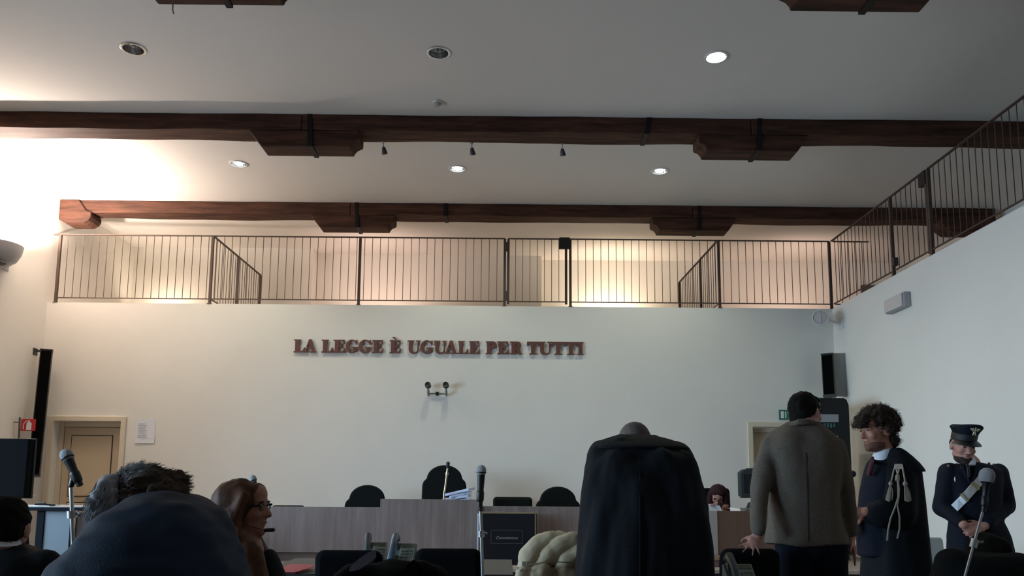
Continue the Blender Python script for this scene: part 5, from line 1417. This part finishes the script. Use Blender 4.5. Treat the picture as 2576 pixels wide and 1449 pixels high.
# woman with glasses, profile to the right
def glasses_woman():
    Y = 3.2
    hc = at(616, 1283, Y); f, u = (1, -.10, .06), (-.06, 0, 1); s = .90
    hip = V((hc.x - .10, Y + .02, .55))
    o = thing('person', 'seated person with long auburn hair and dark glasses, in profile facing right', 'person', (hip.x, hip.y, 0))
    mb = MB(); head_prims(mb, hc, f, u, s, jaw=.95)
    nb = at(628, 1385, Y)
    mb.cone(hc + V((-.02, 0, -.05)), nb, .050, .056).cone(nb - V((.03, 0, .12)), hip, .125, .14, (0, 1, 0), .75)
    sn, sf = nb + V((-.02, -.14, -.11)), nb + V((-.02, .14, -.11))
    for s_, sg in ((sn, -1), (sf, 1)):
        e_ = s_ + V((.03, .02 * sg, -.27)); w_ = e_ + V((.13, -.03 * sg, -.02))
        mb.cone(s_, e_, .045, .038).cone(e_, w_, .038, .026); hand_prims(mb, w_, (1, 0, -.2), (0, 0, 1), .9, .3, .08, -sg)
    seat_legs(mb, hip, (1, 0, 0), r=.9)
    blob('body', mb, SKIN2, o, .0075, 2)
    eyes(o, hc, f, u, s, HAUB)
    F_, U_, R_ = basis(f, u); RM = rotm(F_, U_, R_)
    hm = MB()
    hm.ell(hc + (-F_ * .030 + U_ * .036) * s, (.092, .106, .094), RM).ell(hc - F_ * .060 - U_ * .03, (.086, .075, .10), RM)
    hm.ell(hc + (F_ * .030 + U_ * .082) * s, (.074, .052, .032), RM)
    for a in (-1, 1):
        hm.cone(hc + F_ * .030 + R_ * (a * .068) + U_ * .055, hc - F_ * .005 + R_ * (a * .080) - U_ * .02, .026, .030)
        hm.cone(hc - F_ * .012 + R_ * (a * .080) - U_ * .02, hc - F_ * .010 + R_ * (a * .082) - U_ * .12, .034, .036)
        hm.cone(hc - F_ * .010 + R_ * (a * .082) - U_ * .11, hc + F_ * .05 + R_ * (a * .10) - U_ * .25, .040, .036)
        hm.cone(hc + F_ * .05 + R_ * (a * .10) - U_ * .25, hc + F_ * .06 + R_ * (a * .11) - U_ * .38, .036, .030)
    hm.cone(at(575, 1330, Y), at(605, 1470, Y), .085, .080).cone(at(560, 1310, Y), at(590, 1430, Y), .07, .07)
    hm.cone(hc + R_ * .085 - U_ * .10, at(630, 1400, Y - .13), .040, .052).cone(at(630, 1400, Y - .13), at(652, 1485, Y - .16), .052, .048).cone(at(600, 1370, Y - .10), at(610, 1480, Y - .14), .06, .06)
    h = blob('hair', hm, HAUB, o, .008, 4, folds(.010, 20, 3, 2))
    strands('hair_strands', o, HAUB, surf_roots(h, 6, lambda c: (c - hc).dot(F_) < .01 and c.z < hc.z + .02), 700, .045, .0008, 3, .003, .8, lambda p: (-.1, 0, -1.2) if p.z < hc.z + .04 else (-1.1, 0, -.55))
    GL_ = mat('glasses_frame', (.012, .008, .008), .4)
    for a in (-1, 1):
        ob('glasses_temple', MB().bar(hc + R_ * (a * .074) * s - F_ * .010 + U_ * .006, hc + R_ * (a * .066) * s + F_ * .098 * s + U_ * .016, 0.004, .009), GL_, o, 0, False)
        cc = hc + R_ * (a * .034) * s + F_ * .092 * s + U_ * .010
        ob('glasses_rim', MB().tube([cc + R_ * (.024 * math.cos(t_)) * s + U_ * (.013 * math.sin(t_)) for t_ in [2 * math.pi * k / 16 for k in range(17)]], .0026, 6, False), GL_, o)
    ob('glasses_bridge', MB().bar(hc - R_ * .008 + F_ * .104 * s + U_ * .014, hc + R_ * .008 + F_ * .104 * s + U_ * .014, .004), GL_, o, 0, False)
    m0 = at(668, 1334, Y - .03); m1 = at(687, 1333, Y - .03)
    ob('headset_microphone', MB().cone(m0, m1, .007, .008), BLACKP, o)
    ob('headset_boom', MB().tube([hc + R_ * (.075) * s - U_ * .02, hc + R_ * .066 + F_ * .04 - U_ * .06, m0], .0014, 6), BLACKP, o)
    mb = MB()
    mb.cone(nb + V((-.03, 0, -.17)), hip, .135, .16, (0, 1, 0), .8)
    mb.cone(sn + V((0, .03, 0)), sf - V((0, .03, 0)), .060, .060)
    for s_, sg in ((sn, -1), (sf, 1)):
        e_ = s_ + V((.03, .02 * sg, -.27)); w_ = e_ + V((.10, -.03 * sg, -.02)); mb.cone(s_, e_, .060, .056).cone(e_, w_, .06, .045)
    mb.cone(at(678, 1402, Y - .03), at(700, 1500, Y - .05), .030, .055)
    blob('coat', mb, mat('dark_green_coat', (.010, .012, .011), .85), o, .012, 4, folds(.01, 9, 5, 5))
    tm = MB(); seat_legs(tm, hip, (1, 0, 0), r=1.18); blob('trousers', tm, TROUS, o, .014, 3)
    simple_chair(hip, (1, 0, 0), 'black chair the woman with glasses sits on')
glasses_woman()

# man at the bottom left, seen from behind
def left_man():
    Y = 3.0
    hc = at(13, 1333, Y); f, u = (-.22, .95, -.22), (0, .2, 1); s = .98
    hip = V((hc.x - .02, Y - .12, .53))
    o = thing('person', 'seated dark-haired person in a black suit with white collar at the bottom left', 'person', (hip.x, hip.y, 0))
    mb = MB(); head_prims(mb, hc, f, u, s)
    nb = at(0, 1395, Y - .06)
    mb.cone(hc + V((0, -.03, -.05)), nb, .056, .062).cone(nb - V((0, .0, .16)), hip, .15, .15, (1, 0, 0), .75)
    sl, sr = at(-130, 1425, Y - .06), at(110, 1432, Y - .06)
    for s_, sg in ((sl, -1), (sr, 1)):
        e_ = s_ + V((.03 * sg, .08, -.26)); w_ = e_ + V((-.08 * sg, .22, .02)); mb.cone(s_, e_, .05, .04).cone(e_, w_, .04, .03); hand_prims(mb, w_, (0, 1, -.1), (0, 0, 1), 1, .3, .08, -sg)
    seat_legs(mb, hip, (0, 1, 0))
    blob('body', mb, SKIN, o, .009, 2)
    F_, U_, R_ = basis(f, u); RM = rotm(F_, U_, R_)
    hm = MB().ell(hc + (-F_ * .022 + U_ * .034), (.083, .098, .092), RM).ell(hc - F_ * .052 - U_ * .008, (.073, .060, .072), RM)
    h = blob('hair', hm, HDARK, o, .009, 2, fn(.007, 30, 3))
    ob('shirt_collar', MB().loft(ringspec([(1352, -42, 34, .0, 1), (1362, -50, 40, -.01, 1.1), (1372, -54, 46, -.02, 1.15)], Y - .03, .066), 28), SHIRT, o)
    rows = [(1362, -52, 36, -.0, .5), (1368, -82, 60, -.01, .62), (1378, -115, 88, -.02, .8), (1392, -145, 116, -.03, .95), (1412, -166, 138, -.04, 1.05), (1440, -178, 152, -.05, 1.1), (1500, -186, 162, -.06, 1.1), (1620, -180, 155, -.08, 1.1), (1700, -175, 150, -.1, 1.2)]
    mb = MB().loft(ringspec(rows, Y, .13), 40)
    for s_, sg in ((sl, -1), (sr, 1)):
        e_ = s_ + V((.03 * sg, .08, -.26)); w_ = e_ + V((-.08 * sg, .18, .02)); mb.cone(s_, e_, .07, .06).cone(e_, w_, .06, .045)
    blob('suit_jacket', mb, ROBE, o, .012, 4, folds(.008, 9, 5, 8))
    tm = MB(); seat_legs(tm, hip, (0, 1, 0), r=1.18); blob('trousers', tm, TROUS, o, .014, 3)
    simple_chair(hip, (0, 1, 0), 'black chair the man at the bottom left sits on')
left_man()

# person in the navy jacket, hunched, nearest to the camera
def navy_person():
    Y = 1.85
    hc = at(350, 1300, Y + .20); f, u = (-.20, .88, -.42), (0, .40, .91); s = 1.0
    hip = V((at(360, 1449, Y).x, Y - .12, .55))
    o = thing('person', 'hunched person in a navy jacket with greying brown hair, nearest to the viewer', 'person', (hip.x, hip.y, 0))
    mb = MB(); head_prims(mb, hc, f, u, s)
    nb = at(400, 1345, Y + .08)
    mb.cone(hc + V((0, -.03, -.05)), nb, .05, .05).cone(nb - V((0, .02, .10)), hip, .11, .11, (1, 0, 0), .75)
    sl, sr = at(245, 1410, Y + .03), at(525, 1395, Y + .03)
    for s_, sg in ((sl, -1), (sr, 1)):
        e_ = s_ + V((.02 * sg, .12, -.26)); w_ = e_ + V((-.08 * sg, .22, .02)); mb.cone(s_, e_, .036, .036).cone(e_, w_, .036, .03); hand_prims(mb, w_, (0, 1, -.1), (0, 0, 1), 1, .3, .08, -sg)
    seat_legs(mb, hip, (0, 1, 0))
    blob('body', mb, SKIN, o, .009, 2)
    Yh = Y + .17; F_, U_, R_ = basis(f, u); RM = rotm(F_, U_, R_)
    hm = MB().ell(hc + (-F_ * .012 + U_ * .030), (.090, .106, .100), RM)
    r = random.Random(8)
    for px, py, rx, rz in ((375, 1246, 60, 46), (415, 1244, 46, 40), (360, 1222, 46, 30), (385, 1206, 42, 22), (425, 1226, 34, 28), (345, 1252, 52, 46), (445, 1262, 20, 28), (440, 1215, 18, 14), (402, 1198, 26, 14)):
        hm.ell(at(px, py, Yh), (rx * .001, .075, rz * .001))
    for _ in range(70):
        px, py = r.uniform(325, 455), r.uniform(1195, 1290)
        hm.ell(at(px, py, Yh - .07 + .03 * abs(px - 390) / 65 + max(0, (1225 - py)) * .0014), (r.uniform(.012, .03), .012, r.uniform(.006, .012)), Matrix.Rotation(r.uniform(-.5, .7), 3, 'Y'), 8, 6)
    h = blob('hair', hm, HMIX, o, .006, 2, fn(.010, 30, 6))
    strands('hair_tufts', o, HMIX, surf_roots(h, 4, lambda c: c.y < Yh + .06), 3200, .014, .0006, 4, .003, .1, lambda p: (.9, 0, .15) if p.x > hc.x else (.5, 0, .35))
    gm = MB()
    for px, py, rx, rz in ((276, 1252, 34, 42), (264, 1276, 26, 34), (292, 1226, 30, 30), (284, 1290, 24, 26)):
        gm.ell(at(px, py, Yh - .01), (rx * .001, .078, rz * .001))
    for _ in range(26):
        gm.cone(at(r.uniform(255, 300), r.uniform(1225, 1260), Yh - .075), at(r.uniform(250, 300), r.uniform(1275, 1305), Yh - .075), .006, .005)
    g = blob('grey_hair', gm, HGREY, o, .006, 2, fn(.009, 28, 1))
    strands('grey_hair_tufts', o, HGREY, surf_roots(g, 4, lambda c: c.y < Yh + .04), 1700, .020, .0006, 14, .002, .3, lambda p: (-.1, 0, -.9))
    strands('dark_hair_streaks', o, HMIX, surf_roots(g, 4, lambda c: c.y < Yh), 260, .030, .0005, 34, .004, .1, lambda p: (-.25, -.1, -.9))
    strands('grey_hair_streaks', o, HGREY, surf_roots(h, 4, lambda c: c.y < Yh and c.x < hc.x + .03), 420, .030, .0007, 35, .004, .1, lambda p: (.8, -.2, .3))
    tuft = [(at(330 + 3 * (k % 9), 1204 - (k % 5), Yh - .02), V((.15, 0, 1))) for k in range(27)]
    strands('grey_forelock', o, HGREY, tuft, 420, .034, .0006, 24, .006, .05)
    rows = [(1240, 405, 462, .13, .40), (1246, 372, 492, .12, .62), (1256, 345, 518, .10, .78), (1272, 312, 540, .08, .9), (1292, 280, 558, .06, .97), (1320, 245, 575, .04, 1.03), (1355, 215, 590, .02, 1.07), (1395, 182, 601, 0, 1.1), (1449, 130, 612, -.02, 1.12), (1520, 90, 622, -.05, 1.14), (1640, 80, 630, -.1, 1.15), (1850, 110, 620, -.14, 1.2), (2000, 140, 600, -.14, 1.2)]
    mb = MB().loft(ringspec(rows, Y, .17), 52)
    for s_, sg in ((sl, -1), (sr, 1)):
        e_ = s_ + V((.02 * sg, .12, -.26)); w_ = e_ + V((-.08 * sg, .18, .02)); mb.cone(s_ + V((0, 0, -.02)), e_, .072, .066).cone(e_, w_, .062, .05)
    jk = blob('jacket', mb, NAVY, o, .010, 4, folds(.014, 6, 11, 3, .6))
    tm = MB(); seat_legs(tm, hip, (0, 1, 0), r=1.18); blob('trousers', tm, TROUS, o, .014, 3)
    simple_chair(hip, (0, 1, 0), 'black chair the hunched person in the navy jacket sits on')
navy_person()

# person half hidden by the dark screen
def hidden_person():
    Y = 5.4
    hc = at(27, 1226, Y); f, u = (1, -.25, -.1), (0, 0, 1)
    hip = V((hc.x - .06, Y, hc.z - .72))
    o = thing('person', 'person whose face just shows behind the large dark screen at the left', 'person', (hip.x, hip.y, 0))
    mb = MB(); head_prims(mb, hc, f, u, 1.0)
    nb = hc + V((-.04, 0, -.20)); mb.cone(hc + V((-.02, 0, -.05)), nb, .055, .065).cone(nb - V((0, 0, .12)), hip, .14, .15, (0, 1, 0), .75)
    for sg in (-1, 1):
        s_ = nb + V((0, .17 * sg, -.06)); e_ = s_ + V((.05, 0, -.27)); w_ = e_ + V((.2, -.05 * sg, 0)); mb.cone(s_, e_, .048, .04).cone(e_, w_, .04, .028); hand_prims(mb, w_, (1, 0, -.1), (0, 0, 1), 1, .3, .08, -sg)
    seat_legs(mb, hip, (1, 0, 0))
    blob('body', mb, SKIN2, o, .009, 2)
    eyes(o, hc, f, u, 1.0)
    F_, U_, R_ = basis(f, u); RM = rotm(F_, U_, R_)
    blob('hair', MB().ell(hc + (-F_ * .028 + U_ * .036), (.083, .096, .092), RM), HDARK, o, .010, 2)
    GL_ = mat('glasses_frame', (.01, .01, .01))
    for a in (-1, 1):
        cc = hc + R_ * (a * .034) + F_ * .104 + U_ * .010
        ob('glasses_rim', MB().tube([cc + R_ * (.027 * math.cos(t_)) + U_ * (.019 * math.sin(t_)) for t_ in [2 * math.pi * k / 14 for k in range(15)]], .004, 6, False), GL_, o)
    mb = MB().cone(nb - V((0, 0, .06)), hip, .155, .17, (0, 1, 0), .8)
    for sg in (-1, 1):
        s_ = nb + V((0, .17 * sg, -.06)); e_ = s_ + V((.05, 0, -.27)); w_ = e_ + V((.17, -.05 * sg, 0)); mb.cone(s_, e_, .066, .06).cone(e_, w_, .06, .045)
    blob('suit_jacket', mb, ROBE, o, .013, 4)
    tm = MB(); seat_legs(tm, hip, (1, 0, 0), r=1.18); blob('trousers', tm, TROUS, o, .014, 3)
    simple_chair(hip, (1, 0, 0), 'black chair the person behind the dark screen sits on')
hidden_person()

# clerk behind the desk at the right
def clerk():
    Y = 10.25; z0 = .35
    hc = at(1806, 1250, Y - .12); f, u = (-.30, -.80, -.52), (-.05, -.5, .85)
    hip = V((at(1815, 1300, Y).x, Y + .05, z0 + .52))
    o = thing('person', 'person with dark red hair reading papers behind the clerk desk', 'person', (hip.x, hip.y, z0))
    mb = MB(); head_prims(mb, hc, f, u, 1.0)
    nb = at(1815, 1290, Y)
    mb.cone(hc + V((.01, .04, -.05)), nb, .052, .06).cone(nb - V((0, 0, .10)), hip, .13, .15, (1, 0, 0), .75)
    sl, sr = nb + V((-.17, 0, -.05)), nb + V((.17, 0, -.04))
    arms_ = ((sl, sl + V((-.05, -.08, -.22)), at(1790, 1282, 9.85)), (sr, sr + V((.09, -.10, -.20)), at(1822, 1284, 9.85)))
    for s_, e_, w_ in arms_:
        mb.cone(s_, e_, .045, .038).cone(e_, w_, .038, .026); hand_prims(mb, w_, (0, -.5, .5), (0, .7, .7), .9, .5, .06, 1)
    seat_legs(mb, hip, (0, -1, 0), z0, .9)
    blob('body', mb, SKIN, o, .009, 2)
    eyes(o, hc, f, u, 1.0, HWINE)
    F_, U_, R_ = basis(f, u); RM = rotm(F_, U_, R_)
    hm = MB().ell(hc + (-F_ * .045 + U_ * .045), (.112, .105, .100), RM).ell(hc + F_ * .035 + U_ * .085, (.085, .062, .040), RM)
    for a in (-1, 1):
        hm.cone(hc - F_ * .01 + R_ * (a * .092) + U_ * .03, hc + R_ * (a * .100) - V((0, 0, .13)), .040, .036).cone(hc + R_ * (a * .100) - V((0, 0, .12)), hc + R_ * (a * .085) - V((0, -.02, .24)), .045, .03)
    h = blob('hair', hm, HWINE, o, .010, 3, folds(.008, 14, 3, 2))
    GL_ = mat('glasses_frame', (.01, .01, .01))
    for a in (-1, 1):
        cc = hc + R_ * (a * .034) + F_ * .104 + U_ * .008
        ob('glasses_rim', MB().tube([cc + R_ * (.027 * math.cos(t_)) + U_ * (.018 * math.sin(t_)) for t_ in [2 * math.pi * k / 14 for k in range(15)]], .003, 6, False), GL_, o)
    mb = MB().cone(nb - V((0, 0, .08)), hip, .14, .17, (1, 0, 0), .8).cone(sl, sr, .07, .07)
    for s_, e_, w_ in arms_: mb.cone(s_, e_, .064, .056).cone(e_, w_ + (e_ - w_).normalized() * .03, .054, .04)
    blob('cardigan', mb, mat('black_cardigan', (.012, .012, .012), .9), o, .012, 4, folds(.007, 9, 5, 2))
    tm = MB(); seat_legs(tm, hip, (0, -1, 0), z0, 1.08); blob('trousers', tm, TROUS, o, .014, 3)
    chair('visitor_chair', 'black chair the red-haired clerk sits on', outline_round(.40, .30, .05), (hip.x, hip.y, z0), 0, .43, .58, material=BLACKF, depth=.05, star=False, arms=False)
    a, b = at(1784, 1268, 9.72), at(1820, 1294, 9.70)
    tag(ob('document', MB().add([(a.x, 9.70, b.z), (b.x, 9.68, b.z), (b.x - .02, 9.78, a.z - .02), (a.x + .01, 9.80, a.z), (a.x, 9.703, b.z), (b.x, 9.683, b.z), (b.x - .02, 9.783, a.z - .02), (a.x + .01, 9.803, a.z)], [(0, 1, 2, 3), (7, 6, 5, 4), (0, 4, 5, 1), (1, 5, 6, 2), (2, 6, 7, 3), (3, 7, 4, 0)]), mat('document_grey', (.40, .43, .47), .7), None, 0, False), 'grey-white document held up by the red-haired clerk', 'paper')
clerk()

# dark figure at the bottom right corner
def corner_person():
    Y = 3.05
    hc = at(2487, 1428, Y + .10); f, u = (-.05, .85, -.5), (0, .45, .9)
    hip = V((at(2480, 1449, Y).x, Y - .10, .52))
    o = thing('person', 'dark-haired seated person in a black coat at the bottom right corner', 'person', (hip.x, hip.y, 0))
    mb = MB(); head_prims(mb, hc, f, u, 1.0)
    nb = at(2487, 1475, Y); mb.cone(hc + V((0, -.03, -.05)), nb, .056, .066).cone(nb - V((0, .0, .14)), hip, .14, .15, (1, 0, 0), .75)
    sl, sr = at(2385, 1470, Y), at(2590, 1470, Y)
    for s_, sg in ((sl, -1), (sr, 1)):
        e_ = s_ + V((.03 * sg, .08, -.22)); w_ = e_ + V((-.08 * sg, .2, .02)); mb.cone(s_, e_, .05, .04).cone(e_, w_, .04, .03); hand_prims(mb, w_, (0, 1, -.1), (0, 0, 1), 1, .3, .08, -sg)
    seat_legs(mb, hip, (0, 1, 0))
    blob('body', mb, SKIN, o, .010, 2)
    F_, U_, R_ = basis(f, u); RM = rotm(F_, U_, R_)
    h = blob('hair', MB().ell(hc + (-F_ * .022 + U_ * .034), (.086, .100, .094), RM).ell(hc - F_ * .05 - U_ * .01, (.075, .06, .07), RM), mat('olive_black_hair', (.006, .0055, .003), .9, spec=.1), o, .009, 2, fn(.007, 30, 1))
    rows = [(1386, 2392, 2440, -.02, .55), (1392, 2378, 2565, -.02, .7), (1404, 2366, 2590, -.03, .85), (1425, 2358, 2606, -.04, 1), (1449, 2355, 2615, -.05, 1.05), (1540, 2360, 2610, -.08, 1.1), (1660, 2368, 2600, -.1, 1.15)]
    mb = MB().loft(ringspec(rows[1:], Y, .13), 40)
    mb.ell(at(2400, 1415, Y - .03), (.062, .09, .05)).ell(at(2568, 1425, Y - .03), (.07, .09, .055))
    for s_, sg in ((sl, -1), (sr, 1)):
        e_ = s_ + V((.03 * sg, .08, -.22)); w_ = e_ + V((-.08 * sg, .17, .02)); mb.cone(s_, e_, .07, .062).cone(e_, w_, .06, .045)
    blob('coat', mb, mat('black_wool_coat', (.006, .0065, .0065), .95, spec=.1), o, .012, 4, folds(.010, 9, 5, 7))
    tm = MB(); seat_legs(tm, hip, (0, 1, 0), r=1.18); blob('trousers', tm, TROUS, o, .014, 3)
    simple_chair(hip, (0, 1, 0), 'black chair the person at the bottom right corner sits on')
corner_person()
